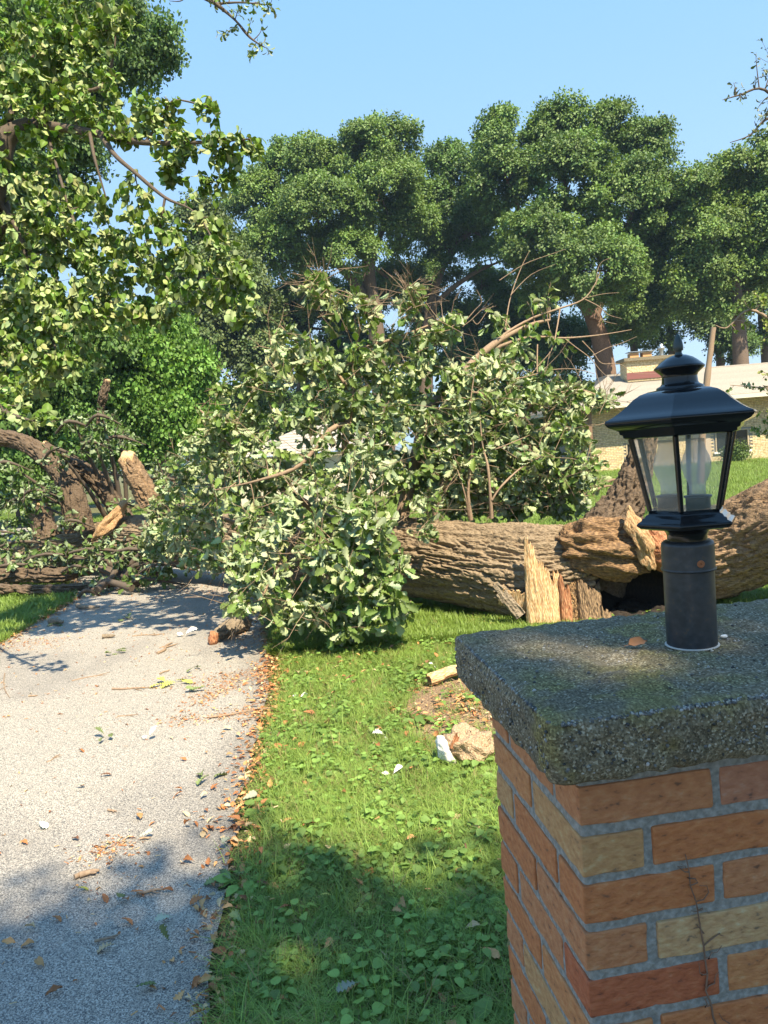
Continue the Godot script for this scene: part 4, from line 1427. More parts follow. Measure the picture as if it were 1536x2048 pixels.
func background_trees() -> void:
	rng.seed = 503
	var green := Color(0.155, 0.249, 0.062)
	var T1 := rooted(trail([[752, 660], [738, 560], [738, 480], [745, 400], [752, 310]], 46))
	var o := thing("oak_tree", "broad round crowned oak with spreading limbs, centre of the far tree line", "tree", T1[0])
	far_tree(o, T1, [0.62, 0.5, 0.42, 0.32, 0.22, 0.1], lobes_of([[757, 305, 90, 58], [685, 330, 70, 58], [592, 345, 82, 62], [510, 415, 70, 75], [640, 430, 110, 75, -3], [765, 400, 85, 75, -2], [475, 520, 55, 60], [560, 510, 80, 55, -2], [690, 510, 90, 45, -3], [790, 570, 55, 45, 3], [730, 590, 60, 40, 5], [820, 350, 35, 55], [812, 460, 55, 70], [610, 600, 90, 45, 4]], 46), 318, 38, T.spray, M.far_leaf, M.far_bark, green, 0.82, 0.88,
		[[trail([[745, 640], [715, 575], [660, 510], [630, 495], [575, 495], [540, 480]], 45.5), [0.34, 0.3, 0.24, 0.2, 0.14, 0.08]], [trail([[738, 540], [760, 470], [800, 400], [820, 350]], 46), [0.26, 0.2, 0.12, 0.06]], [trail([[738, 500], [690, 430], [640, 370], [600, 340]], 46), [0.24, 0.17, 0.1, 0.05]]])
	var T2 := rooted(trail([[850, 800], [862, 620], [880, 540], [940, 460], [985, 400]], 49))
	o = thing("oak_tree", "dark forked oak filling the gap between the round oak and the tall one", "tree", T2[0])
	far_tree(o, T2, [0.6, 0.5, 0.4, 0.32, 0.2, 0.1], lobes_of([[905, 350, 66, 62], [900, 430, 75, 80], [860, 480, 50, 60], [965, 480, 70, 85], [870, 560, 70, 55], [960, 600, 90, 60, 3], [1000, 690, 80, 60, 4], [880, 660, 70, 60, 5]], 49), 201, 38, T.spray, M.far_leaf, M.far_bark, Color(0.117, 0.207, 0.053), 0.82, 0.88,
		[[trail([[862, 620], [900, 580], [960, 540], [1010, 520]], 48.5), [0.2, 0.17, 0.12, 0.05]]])
	var T3 := rooted(trail([[1212, 740], [1188, 640], [1160, 580], [1135, 440], [1125, 300]], 44))
	o = thing("oak_tree", "tallest full crowned oak with reddish trunk behind the house chimney", "tree", T3[0])
	far_tree(o, T3, [0.62, 0.55, 0.46, 0.4, 0.26, 0.1], lobes_of([[1000, 280, 45, 60], [1015, 370, 75, 85], [1085, 300, 45, 70], [1130, 255, 48, 55], [1140, 370, 95, 105, -2], [1222, 262, 45, 60], [1290, 310, 50, 65], [1255, 420, 95, 105, -1], [1085, 500, 100, 85, -3], [1195, 540, 110, 85, -4], [1300, 540, 60, 95], [1330, 440, 42, 80], [1090, 600, 60, 40], [1270, 640, 70, 45]], 44), 392, 38, T.spray, M.far_leaf, M.red_bark, Color(0.140, 0.230, 0.061), 0.82, 0.88,
		[[trail([[1188, 640], [1215, 560], [1245, 480], [1280, 380]], 43.5), [0.3, 0.24, 0.16, 0.08]], [trail([[1160, 590], [1110, 520], [1050, 440], [1010, 350]], 44), [0.26, 0.2, 0.12, 0.06]]])
	var T4 := rooted(trail([[1480, 700], [1470, 560], [1460, 420]], 41))
	o = thing("yellowing_tree", "olive yellow tinged tree at the right edge above the house roof", "tree", T4[0])
	far_tree(o, T4, [0.45, 0.38, 0.26, 0.1], lobes_of([[1390, 395, 42, 60], [1460, 375, 45, 70], [1525, 340, 55, 65], [1420, 480, 75, 85], [1520, 470, 75, 100], [1480, 580, 70, 70], [1390, 580, 50, 70], [1590, 420, 60, 110]], 41), 233, 38, T.spray, M.far_leaf, M.far_bark, Color(0.156, 0.244, 0.061), 0.82, 0.88)
	for q in [[1345, 56, [[1330, 640, 60, 70], [1380, 600, 60, 60]], "dark thin trunked tree behind the lantern finial and house ridge"], [1440, 54, [[1430, 640, 60, 60], [1460, 700, 60, 30]], "dark tree just right of the dead sapling above the roof"], [1530, 55, [[1520, 640, 60, 70], [1570, 600, 60, 90]], "dark tree at the far right edge above the roof"], [1270, 58, [[1260, 660, 55, 50], [1290, 590, 60, 50]], "dark tree directly behind the chimney"]]:
		var tp := rooted(trail([[q[0], 720], [q[0] - 8, 620], [q[0] + 4, 560]], q[1]))
		o = thing("woodland_tree", q[3], "tree", tp[0], "woodland trees behind the house")
		far_tree(o, tp, [0.32, 0.28, 0.2, 0.08], lobes_of(q[2], q[1]), 36, 46, T.spray, M.far_leaf, M.far_bark, Color(0.101, 0.170, 0.046), 1.0, 1.0)
	# left: woodland behind the heart-leaved tree
	var wood := [
		["woodland_tree", "dark grey green tree between the heart leaved tree and the round oak", 420, 40.0, [[410, 470, 50, 60], [440, 560, 65, 80], [380, 590, 60, 80], [490, 640, 55, 90], [430, 690, 60, 70], [520, 740, 50, 70]], Color(0.124, 0.181, 0.063), 110],
		["woodland_tree", "deep green tree low behind the middle of the leaf heap", 600, 52.0, [[560, 680, 70, 80], [650, 660, 70, 70], [640, 760, 90, 70], [760, 720, 90, 70]], Color(0.101, 0.170, 0.050), 90],
		["woodland_tree", "dark tree behind the bare boughs right of the leaf heap", 1080, 50.0, [[1050, 640, 70, 60], [1090, 720, 80, 70], [960, 740, 80, 70], [1170, 700, 50, 70]], Color(0.101, 0.181, 0.050), 90],
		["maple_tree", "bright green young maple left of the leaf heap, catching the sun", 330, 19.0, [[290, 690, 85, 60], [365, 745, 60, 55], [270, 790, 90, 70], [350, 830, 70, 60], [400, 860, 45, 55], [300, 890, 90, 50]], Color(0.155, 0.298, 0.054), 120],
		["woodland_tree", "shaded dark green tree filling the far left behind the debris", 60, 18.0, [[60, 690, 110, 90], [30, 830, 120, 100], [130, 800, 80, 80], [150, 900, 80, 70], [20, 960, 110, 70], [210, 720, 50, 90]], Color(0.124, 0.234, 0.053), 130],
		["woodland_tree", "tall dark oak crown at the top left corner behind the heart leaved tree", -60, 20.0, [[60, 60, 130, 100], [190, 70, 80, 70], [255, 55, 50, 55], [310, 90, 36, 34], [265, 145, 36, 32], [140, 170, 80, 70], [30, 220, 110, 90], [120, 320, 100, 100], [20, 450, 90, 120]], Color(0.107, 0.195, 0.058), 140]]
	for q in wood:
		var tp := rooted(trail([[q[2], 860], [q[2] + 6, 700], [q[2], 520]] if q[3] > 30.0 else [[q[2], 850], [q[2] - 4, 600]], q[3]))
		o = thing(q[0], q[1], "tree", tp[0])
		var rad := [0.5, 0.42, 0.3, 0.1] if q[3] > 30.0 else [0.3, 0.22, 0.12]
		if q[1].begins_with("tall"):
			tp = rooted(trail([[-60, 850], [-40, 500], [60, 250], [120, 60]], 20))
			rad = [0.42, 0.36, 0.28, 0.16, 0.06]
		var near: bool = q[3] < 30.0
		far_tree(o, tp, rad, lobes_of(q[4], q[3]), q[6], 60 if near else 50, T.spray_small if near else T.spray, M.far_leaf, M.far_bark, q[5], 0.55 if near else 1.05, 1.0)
	# low growth closing the view between the trunks
	for q in [[180, 900, 34.0, "below the hanging heart shaped leaves"], [300, 905, 36.0, "behind the bright green maple"], [450, 880, 40.0, "behind the left shoulder of the leaf heap"], [560, 880, 44.0, "left of the pale roofed outbuilding"], [680, 870, 46.0, "right of the pale roofed outbuilding"], [800, 865, 50.0, "below the round oak's trunk"], [930, 860, 48.0, "below the dark forked oak"], [1050, 850, 46.0, "below the bare broken boughs"], [1150, 845, 44.0, "at the left end of the brick house"], [20, 930, 26.0, "at the far left edge behind the arched limb"]]:
		var c := lobe(q[0], q[1] - 40.0, q[2], 75, 70)
		var b: Vector3 = c[0]
		b.y = 0.0
		o = thing("understory_shrub", "dark understory shrub " + q[3], "shrub", b, "understory shrubs under the far trees")
		far_tree(o, [b, b + Vector3(0, 0.6, 0), c[0]], [0.08, 0.06, 0.03], [c, [c[0] - Vector3(0.8, 0.9, 0), c[1] * 0.8], [c[0] + Vector3(0.9, -0.8, 0.3), c[1] * 0.8]], 26, 40, T.spray, M.far_leaf, M.far_bark, Color(0.101, 0.181, 0.046), 0.9, 0.95)

func heart_leaved_tree() -> void:
	rng.seed = 504
	var base := spot(-150, 1000, 6.6)
	base.y = 0.0
	var o := thing("heart_leaved_tree", "broken heart leaved tree with hanging branches filling the upper left", "tree", base)
	var w := Wood.new()
	limb(w, [base - Vector3(0, 0.1, 0)] + trail([[-110, 800], [-60, 560], [-20, 380], [10, 280], [60, 248]], 6.4), [0.19, 0.17, 0.15, 0.12, 0.085, 0.06], 10, 6, 0.02)
	for s in [
		[[[60, 248, 0], [130, 256, -0.1], [200, 268, -0.3], [290, 285, -0.5], [400, 285, -0.7], [500, 278, -0.8]], 0.045, 0.005],
		[[[200, 268, -0.3], [230, 310, -0.5], [270, 345, -0.6], [330, 395, -0.7], [390, 425, -0.8], [430, 490, -0.9], [450, 560, -0.9]], 0.019, 0.004],
		[[[180, 266, -0.3], [190, 320, -0.4], [212, 395, -0.4]], 0.014, 0.005],
		[[[-60, 560, 0], [10, 440, 0], [0, 380, 0.2], [-20, 300, 0.2]], 0.045, 0.02],
		[[[60, 248, 0], [120, 190, 0.1], [200, 175, 0.1], [225, 120, 0.1], [232, 60, 0.1]], 0.022, 0.006],
		[[[10, 280, 0], [40, 160, 0.2], [90, 90, 0.2], [160, 50, 0.2]], 0.03, 0.006],
		[[[-20, 380, 0], [40, 470, 0], [60, 560, 0], [100, 660, -0.2], [120, 740, -0.4]], 0.024, 0.005],
		[[[90, 252, 0], [140, 420, -0.2], [180, 520, -0.3], [220, 600, -0.3]], 0.014, 0.004],
		[[[330, 395, -0.7], [320, 470, -0.7], [330, 560, -0.6], [300, 640, -0.5]], 0.009, 0.003],
		[[[290, 285, -0.5], [330, 230, -0.5], [350, 200, -0.5], [420, 215, -0.5]], 0.012, 0.004],
		[[[-100, 760, -0.4], [-40, 800, -1.0], [40, 835, -1.5], [100, 845, -1.6]], 0.02, 0.005]]:
		var rad := []
		for i in s[0].size():
			rad.append(lerpf(s[1], s[2], float(i) / (s[0].size() - 1)))
		limb(w, trail(s[0], 6.4), rad, 7, 5, 0.006)
	var tone := func(p: Vector3) -> Color:
		return Color(rnd(0.85, 1.15), rnd(0.92, 1.08), rnd(0.8, 1.1))
	var upper := lobes_of([[60, 90, 120, 80, 0.2], [150, 90, 70, 80, 0.1], [70, 200, 110, 70, 0], [190, 215, 70, 50, -0.2], [230, 30, 40, 50, 0.1], [270, 240, 70, 40, -0.4], [320, 225, 40, 40, -0.5], [350, 290, 50, 40, -0.6], [420, 285, 50, 35, -0.7], [490, 290, 45, 25, -0.8], [360, 340, 40, 35, -0.6], [430, 360, 40, 30, -0.7], [50, 310, 90, 50, 0], [405, 215, 30, 22, -0.5], [470, 330, 28, 34, -0.7]], 6.4)
	leafy(o, w, upper, 200.0, 11, [T.heart, T.heart_b], 1.0, 0.7, 0.3, tone, 120, 0.2, 0.004)
	var lower := lobes_of([[60, 420, 100, 80, 0], [150, 450, 80, 80, -0.2], [110, 540, 120, 80, -0.2], [230, 520, 80, 70, -0.4], [330, 490, 70, 60, -0.6], [410, 480, 55, 50, -0.8], [460, 530, 45, 55, -0.9], [490, 590, 40, 45, -0.9], [400, 570, 70, 55, -0.8], [300, 600, 80, 60, -0.6], [180, 620, 100, 60, -0.3], [60, 620, 90, 70, 0], [120, 720, 80, 50, -0.3], [40, 740, 80, 60, -0.2], [260, 420, 50, 40, -0.5], [480, 630, 30, 25, -0.9], [30, 660, 60, 90, 0.3]], 6.4)
	leafy(o, w, lower, 200.0, 12, [T.heart, T.heart_b], 1.0, 1.5, 0.55, tone, 120, 0.2, 0.004)
	leafy(o, w, lobes_of([[50, 838, 70, 22, -1.5], [110, 835, 40, 20, -1.6], [10, 800, 50, 40, -1.2]], 6.4), 130.0, 6, [T.heart, T.heart_b], 1.0, 0.2, 0.7, tone, 50, 0.1, 0.004)
	part("branches", shifted(w.shape, -base).mesh(), M.dark_twig, o)
	# a branch of another tree dipping into the sky, top centre
	var b2 := Vector3(-9.0, 0, -13.0)
	var o2 := thing("overhanging_tree", "thin leafy branch hanging into the blue sky at top centre", "tree", b2)
	var w2 := Wood.new()
	limb(w2, [b2, b2 + Vector3(0.4, 5, 0), b2 + Vector3(1.5, 9.5, 0.5)] + trail([[300, -160], [380, -30], [432, 8], [470, 40], [500, 75], [530, 95]], 12), [0.3, 0.26, 0.2, 0.08, 0.045, 0.03, 0.022, 0.014, 0.007], 7, 5, 0.01)
	limb(w2, trail([[432, 8], [480, 5], [540, 10]], 12), [0.02, 0.014, 0.006], 5)
	limb(w2, trail([[380, -30], [365, 0], [340, 2]], 12), [0.012, 0.009, 0.004], 5)
	leafy(o2, w2, lobes_of([[430, 5, 38, 16], [500, 10, 36, 20], [455, 40, 26, 24], [500, 50, 30, 28], [445, 68, 14, 14], [525, 95, 26, 22], [540, 25, 14, 22], [480, -60, 100, 60], [350, -90, 100, 60], [510, 110, 14, 12]], 12), 22.0, 7, [T.oak, T.oak_b], 0.85, 0.5, 0.25, tone, 20, 0.1, 0.006)
	part("branches", shifted(w2.shape, -b2).mesh(), M.dark_twig, o2)

func right_trees() -> void:
	rng.seed = 505
	var tone := func(p: Vector3) -> Color:
		return Color(0.8, 0.75, 0.9) * rnd(0.7, 1.0)
	var b := Vector3(8.2, 0, -8.5)
	var o := thing("overhanging_tree", "dark leafy bough reaching in at the upper right corner", "tree", b)
	var w := Wood.new()
	limb(w, [b, b + Vector3(-0.1, 3, 0), b + Vector3(-0.5, 6, -0.2), b + Vector3(-0.9, 9, -0.3)], [0.25, 0.22, 0.18, 0.1], 9, 5, 0.02)
	limb(w, [b + Vector3(-0.1, 3.6, 0)] + trail([[1700, 330], [1600, 250], [1530, 180], [1480, 190], [1445, 200]], 10), [0.1, 0.06, 0.04, 0.02, 0.012, 0.006], 6, 5, 0.01)
	limb(w, trail([[1600, 250], [1540, 235], [1500, 270], [1460, 285]], 10), [0.03, 0.02, 0.01, 0.005], 5)
	leafy(o, w, lobes_of([[1530, 120, 34, 30], [1500, 170, 40, 26], [1525, 220, 34, 40], [1480, 195, 28, 10], [1600, 160, 70, 80], [1510, 265, 24, 14], [1620, 300, 60, 60], [1700, 100, 110, 120]], 10), 34.0, 6, [T.oak, T.oak_b], 0.6, 0.3, 0.1, tone, 20, 0.1, 0.006)
	part("branches", shifted(w.shape, -b).mesh(), M.dark_twig, o)
	# small broad-leaved tree at the right edge, nearer than the house
	b = spot(1680, 1000, 12)
	b.y = 0.0
	o = thing("small_lawn_tree", "small tree with sparse yellow green leaves at the right edge", "tree", b)
	w = Wood.new()
	limb(w, [b] + trail([[1650, 860], [1610, 720], [1590, 600]], 12), [0.09, 0.08, 0.06, 0.02], 8, 5, 0.01)
	limb(w, trail([[1620, 760], [1560, 660], [1500, 620], [1455, 655], [1430, 650]], 12), [0.04, 0.03, 0.02, 0.012, 0.005], 6)
	limb(w, trail([[1640, 830], [1580, 780], [1520, 775], [1460, 770]], 12), [0.03, 0.02, 0.012, 0.005], 6)
	limb(w, trail([[1645, 850], [1580, 850], [1530, 870]], 12), [0.025, 0.018, 0.008], 6)
	var tone2 := func(p: Vector3) -> Color:
		return Color(1.15, 1.0, 0.8) * rnd(0.8, 1.2)
	leafy(o, w, lobes_of([[1500, 620, 40, 30], [1490, 660, 45, 22], [1530, 600, 30, 45], [1560, 640, 40, 50], [1495, 775, 38, 16], [1530, 790, 25, 25], [1520, 850, 30, 45], [1500, 870, 18, 20], [1580, 800, 60, 90]], 12), 30.0, 6, [T.heart, T.heart_b], 1.0, 0.5, 0.3, tone2, 40, 0.1, 0.005)
	part("branches", shifted(w.shape, -b).mesh(), M.twig, o)
	# dead sapling stub before the roof
	var sp := trail([[1400, 1000], [1404, 880], [1411, 790], [1420, 710], [1427, 655]], 20)
	var st := Shape.new()
	st.tube(smooth_path([Vector3(sp[0].x, -0.1, sp[0].z)] + sp, 6), smooth_path([0.11, 0.10, 0.09, 0.085, 0.075, 0.065], 6), 9, Color.WHITE, true, T.wobble, 0.02)
	single("dead_sapling", st.mesh(), M.twig, "bare broken sapling trunk standing right of the lantern before the roof", "tree trunk")

func shade_tree() -> void:
	rng.seed = 506
	# the tree behind the right shoulder whose crown shades the pillar and the near grass
	var b := Vector3(7.0, 0, 9.0)
	var o := thing("shade_tree", "big spreading tree behind the viewer that shades the pillar and near grass", "tree", b)
	var lobes := [[Vector3(4.3, 9.2, 5.25), Vector3(2.0, 1.1, 2.3)], [Vector3(6.6, 9.7, 5.75), Vector3(2.7, 1.4, 2.7)], [Vector3(4.5, 9.6, 8.1), Vector3(2.6, 1.3, 2.2)], [Vector3(8.2, 10.6, 8.9), Vector3(3.2, 1.8, 2.8)], [Vector3(2.6, 8.8, 4.05), Vector3(0.8, 0.5, 0.9)], [Vector3(2.5, 8.6, 5.5), Vector3(0.5, 0.3, 0.5)], [Vector3(2.75, 9.6, 4.7), Vector3(0.8, 0.5, 0.9)], [Vector3(5.65, 9.2, 3.75), Vector3(1.2, 0.7, 0.8)]]
	# where sunlight comes through the leaves
	var openings := []
	for q in [[1110, 1318, CAP_TOP, 0.22], [1190, 1300, CAP_TOP, 0.18], [1390, 1303, CAP_TOP, 0.22], [545, 1925, 0.0, 0.2], [270, 1880, 0.0, 0.22]]:
		openings.append([on_ground(q[0], q[1], q[2]), T.light, q[3]])
	far_tree(o, [b, b + Vector3(-0.2, 3, -0.2), b + Vector3(-0.5, 6, -0.8), b + Vector3(-1, 9.5, -1.5)], [0.36, 0.3, 0.25, 0.12], lobes, 230, 55, T.spray_small, M.far_leaf, M.far_bark, Color(0.108, 0.177, 0.039), 0.7, 1.2, [], openings)

# ---------------------------------------------------------------- grass, ground cover, litter
func in_view(p: Vector3, margin := 320.0) -> bool:
	var f := view.inverse() * (p - EYE)
	if f.z > -0.3:
		return false
	return absf(f.x / f.z) * FOCAL < 768.0 + margin and absf(f.y / f.z) * FOCAL < 1024.0 + margin

func tuft_mesh(blades: int, tall: float, wide: float, splay: float, sd: int) -> ArrayMesh:
	var keep := rng.state
	rng.seed = sd
	var s := Shape.new()
	for i in blades:
		var a := rnd(0, TAU)
		var out := Vector3(cos(a), 0, sin(a))
		var p := Vector3(rnd(-1, 1), 0, rnd(-1, 1)) * splay * 0.35
		var h := tall * rnd(0.55, 1.15)
		var bend := rnd(0.15, 1.0)
		var side := Vector3(-sin(a), 0, cos(a)) * wide * rnd(0.7, 1.2)
		var rows := []
		var f := rnd(0.8, 1.2)
		var cols := []
		for k in 4:
			var t := k / 3.0
			var c := p + Vector3(0, h * (t - 0.28 * bend * t * t), 0) + out * splay * bend * t * t
			var ww := side * (1.0 - t * 0.92)
			rows.append(PackedVector3Array([c - ww, c + ww]))
			cols.append(PackedColorArray([Color(f, f, f), Color(f, f, f)]))
		s.grid(rows, cols, false, false)
	rng.state = keep
	return s.mesh()

func plant_mesh(n: int, leaf: float, tall: float, outline: Array, sd: int) -> ArrayMesh:
	var keep := rng.state
	rng.seed = sd
	var s := Shape.new()
	for i in n:
		var a := TAU * i / n + rnd(-0.5, 0.5)
		var out := Vector3(cos(a), 0, sin(a))
		var h := tall * rnd(0.5, 1.15)
		var tip := out * tall * rnd(0.25, 0.7) + Vector3(0, h, 0)
		s.tube([Vector3.ZERO, tip * Vector3(0.4, 0.6, 0.4), tip], [0.0012, 0.001, 0.0009], 3, Color(0.9, 1.0, 0.8), false)
		var l := leaf_sheet(outline, leaf * rnd(0.7, 1.15), 0.18, 0.25, 0.0, false, 0.02, Color(1, 1, 1) * rnd(0.85, 1.15))
		s.append(l, Transform3D(aim(out + Vector3(0, rnd(-0.3, 0.35), 0), Vector3.UP + rdir() * 0.45), tip))
	rng.state = keep
	return s.mesh()

func on_drive(p: Vector3) -> bool:
	return p.x > edge(EDGE_L, p.z) and p.x < edge(EDGE_R, p.z)

func lawn() -> void:
	rng.seed = 507
	var patch := make_noise(FastNoiseLite.TYPE_SIMPLEX_SMOOTH, 1.1, 91, 3)
	var bare := on_ground(930, 1420)
	var hole := spot(1276, 1190, 6.4)
	var kinds := [tuft_mesh(9, 0.07, 0.0023, 0.10, 1), tuft_mesh(9, 0.05, 0.0021, 0.085, 2), tuft_mesh(12, 0.12, 0.0022, 0.11, 3)]
	var far := tuft_mesh(9, 0.085, 0.0055, 0.12, 4)
	var xs := [[], [], [], []]
	var cs := [[], [], [], []]
	var o := Node3D.new()
	o.name = "lawn_grass"
	add_child(o)
	o.set_meta("kind", "stuff")
	tag(o, "short sunlit lawn grass on both sides of the driveway", "grass")
	# near strip
	for i in 130000:
		var z := -rnd(1.0, 9.5)
		var x := rnd(-0.75, 0.62) * -z - 0.1
		var p := Vector3(x, -0.006, z)
		if x < edge(EDGE_R, z) + 0.03 + 0.09 * rng.randf() or not in_view(p):
			continue
		var n := patch.get_noise_2d(x, z)
		if rng.randf() > lerpf(0.55, 1.0, smoothstep(-0.3, 0.3, n)) * (0.95 if z < -2.6 else 0.75):
			continue
		if Vector2((x - hole.x) / 0.75, (z - hole.z) / 0.55).length() < 1.0:
			continue
		if Vector2((x - bare.x) / 0.36, (z - bare.z) / 0.65).length() < 1.0 and rng.randf() < 0.9:
			continue
		var k := 2 if rng.randf() < 0.04 else (0 if rng.randf() < 0.55 else 1)
		var f := rnd(0.75, 1.25) * lerpf(0.9, 1.1, smoothstep(-0.4, 0.4, n))
		xs[k].append(Transform3D(Basis(Vector3.UP, rnd(0, TAU)).scaled(Vector3.ONE * rnd(0.7, 1.2)), p))
		var dry := 0.0 if rng.randf() < 0.9 else 1.0
		cs[k].append(Color(0.25, 0.36, 0.07).lerp(Color(0.30, 0.235, 0.10), dry) * f)
	# farther lawn, left and right
	for i in 90000:
		var far_z := rnd(0.0, 1.0)
		var z := -lerpf(6.0, 40.0, far_z * far_z)
		var x := rnd(-0.62, 0.62) * -z
		var p := Vector3(x, -0.006, z)
		if on_drive(p) or not in_view(p, 200.0):
			continue
		if Vector2((x - hole.x) / 0.75, (z - hole.z) / 0.55).length() < 1.0:
			continue
		if x > 8.2 and z < -31.0:
			continue
		var f := rnd(0.8, 1.2)
		xs[3].append(Transform3D(Basis(Vector3.UP, rnd(0, TAU)).scaled(Vector3.ONE * rnd(0.7, 1.15) * (1.0 + far_z * 0.8)), p))
		cs[3].append(Color(0.21, 0.31, 0.055) * f)
	for k in 3:
		scatter("grass", kinds[k], M.grass, o, xs[k], cs[k])
	scatter("grass", far, M.grass, o, xs[3], cs[3])
	# violets, plantain and clover among the near grass
	var pl := [plant_mesh(5, 0.036, 0.055, HEART, 11), plant_mesh(5, 0.028, 0.045, HEART, 12), plant_mesh(7, 0.065, 0.035, OVAL, 13), plant_mesh(9, 0.022, 0.04, HEART, 14)]
	xs = [[], [], [], []]
	cs = [[], [], [], []]
	for i in 11000:
		var z := -rnd(1.0, 6.3)
		var x := rnd(-1.2, 2.4)
		var p := Vector3(x, -0.004, z)
		if x < edge(EDGE_R, z) + 0.05 + 0.08 * rng.randf() or not in_view(p):
			continue
		var n := patch.get_noise_2d(x * 1.7 + 20.0, z * 1.7)
		var want := lerpf(0.2, 1.0, smoothstep(-0.25, 0.2, n)) * (0.85 if z > -3.4 else (0.9 if z > -4.8 else 0.35))
		if rng.randf() > want:
			continue
		if Vector2((x - bare.x) / 0.4, (z - bare.z) / 0.7).length() < 1.0 and rng.randf() < 0.8:
			continue
		var r := rng.randf()
		var k := 0 if r < 0.30 else (1 if r < 0.58 else (2 if r < 0.76 else 3))
		var f := rnd(0.6, 1.35)
		xs[k].append(Transform3D(Basis(Vector3.UP, rnd(0, TAU)).scaled(Vector3.ONE * rnd(0.45, 1.3)), p))
		cs[k].append(Color(0.215, 0.345, 0.072) * f)
	var g := Node3D.new()
	g.name = "ground_cover"
	add_child(g)
	g.set_meta("kind", "stuff")
	tag(g, "round leaved violets and clover growing in the near grass", "ground cover")
	for k in 4:
		scatter("plants", pl[k], M.grass, g, xs[k], cs[k])
	# weeds and small plants by the house wall
	for q in [[1235, 935, "bushy green foundation plant below the left house window"], [1470, 925, "low dark plant on the lawn right of the lantern glass"]]:
		var b := on_ground(q[0], q[1])
		var fo := thing("foundation_plant", q[2], "plant", b)
		far_tree(fo, [b, b + Vector3(0, 0.3, 0), b + Vector3(0, 0.5, 0)], [0.03, 0.02, 0.01], [[b + Vector3(0, 0.35, 0), Vector3(0.6, 0.3, 0.3)]], 8, 24, T.spray_small, M.far_leaf, M.far_bark, Color(0.117, 0.183, 0.046), 0.25, 0.8)

func dead_tone() -> Color:
	var r := rng.randf()
	if r < 0.45:
		return Color(0.42, 0.17, 0.06) * rnd(0.6, 1.2)
	if r < 0.75:
		return Color(0.55, 0.30, 0.12) * rnd(0.7, 1.2)
	if r < 0.9:
		return Color(0.62, 0.46, 0.26) * rnd(0.7, 1.1)
	return Color(0.22, 0.10, 0.05) * rnd(0.7, 1.2)

func litter() -> void:
	rng.seed = 508
	var o := Node3D.new()
	o.name = "leaf_litter"
	add_child(o)
	o.set_meta("kind", "stuff")
	tag(o, "brown dead leaves and wood chips along the driveway edges", "leaf litter")
	var chip := Shape.new()
	chip.box(Vector3(-0.004, 0, -0.02), Vector3(0.004, 0.0025, 0.02))
	var bits := [T.dead_oval, T.dead_oak, chip.mesh()]
	var xs := [[], [], []]
	var cs := [[], [], []]
	var put := func(p: Vector3, k: int, s: float, lift: float) -> void:
		var up := (Vector3.UP + rdir() * 0.55).normalized()
		xs[k].append(Transform3D(aim(rdir() * Vector3(1, 0.15, 1), up, s), p + Vector3(0, lift, 0)))
		cs[k].append(dead_tone())
	# along the right edge
	for i in 2600:
		var z := -lerpf(1.0, 9.0, pow(rng.randf(), 0.7))
		var t := rng.randfn(0.0, 0.075)
		var x := edge(EDGE_R, z) + 0.02 + t
		put.call(Vector3(x, 0, z), [0, 0, 1, 2][rng.randi_range(0, 3)], rnd(0.25, 0.75), rnd(0.010, 0.028))
	# left edge, farther off
	for i in 1500:
		var z := -rnd(5.0, 12.0)
		put.call(Vector3(edge(EDGE_L, z) + rng.randfn(0.0, 0.07), 0, z), [0, 2][rng.randi_range(0, 1)], rnd(0.4, 0.9), rnd(0.01, 0.025))
	# drifts across the driveway
	for q in [[330, 1448, 540, 1422, 0.05, 420], [375, 1412, 470, 1375, 0.06, 360], [400, 1368, 550, 1345, 0.09, 700], [20, 1292, 120, 1285, 0.12, 420], [240, 1205, 440, 1178, 0.30, 900], [480, 1285, 590, 1262, 0.16, 700], [180, 1712, 260, 1692, 0.045, 200], [150, 1800, 290, 1760, 0.09, 50]]:
		var a := on_ground(q[0], q[1])
		var b := on_ground(q[2], q[3])
		for i in q[5]:
			var p := a.lerp(b, rng.randf()) + Vector3(rng.randfn(0, q[4]), 0, rng.randfn(0, q[4] * 1.3))
			put.call(Vector3(p.x, 0, p.z), [0, 2, 2][rng.randi_range(0, 2)], rnd(0.15, 0.45), rnd(0.010, 0.018))
	# a thin scatter everywhere on the driveway and in the grass
	for i in 1500:
		var z := -rnd(1.3, 11.0)
		var x := lerpf(edge(EDGE_L, z), edge(EDGE_R, z), pow(rng.randf(), 0.75))
		if rng.randf() < 0.75 and z > -4.5:
			continue
		put.call(Vector3(x, 0, z), 2 if rng.randf() < 0.6 else 0, rnd(0.25, 0.6), 0.018)
	for i in 900:
		var z := -rnd(1.3, 7.0)
		put.call(Vector3(edge(EDGE_R, z) + rnd(0.0, 2.2), 0, z), [0, 1, 2][rng.randi_range(0, 2)], rnd(0.4, 0.95), rnd(0.01, 0.05))
	var c := on_ground(930, 1415)
	for i in 420:
		put.call(Vector3(c.x + rng.randfn(0, 0.22), 0, c.z + rng.randfn(0, 0.36)), [0, 2, 2][rng.randi_range(0, 2)], rnd(0.3, 0.8), rnd(0.012, 0.03))
	for k in 3:
		scatter("pieces", bits[k], M.dead, o, xs[k], cs[k])

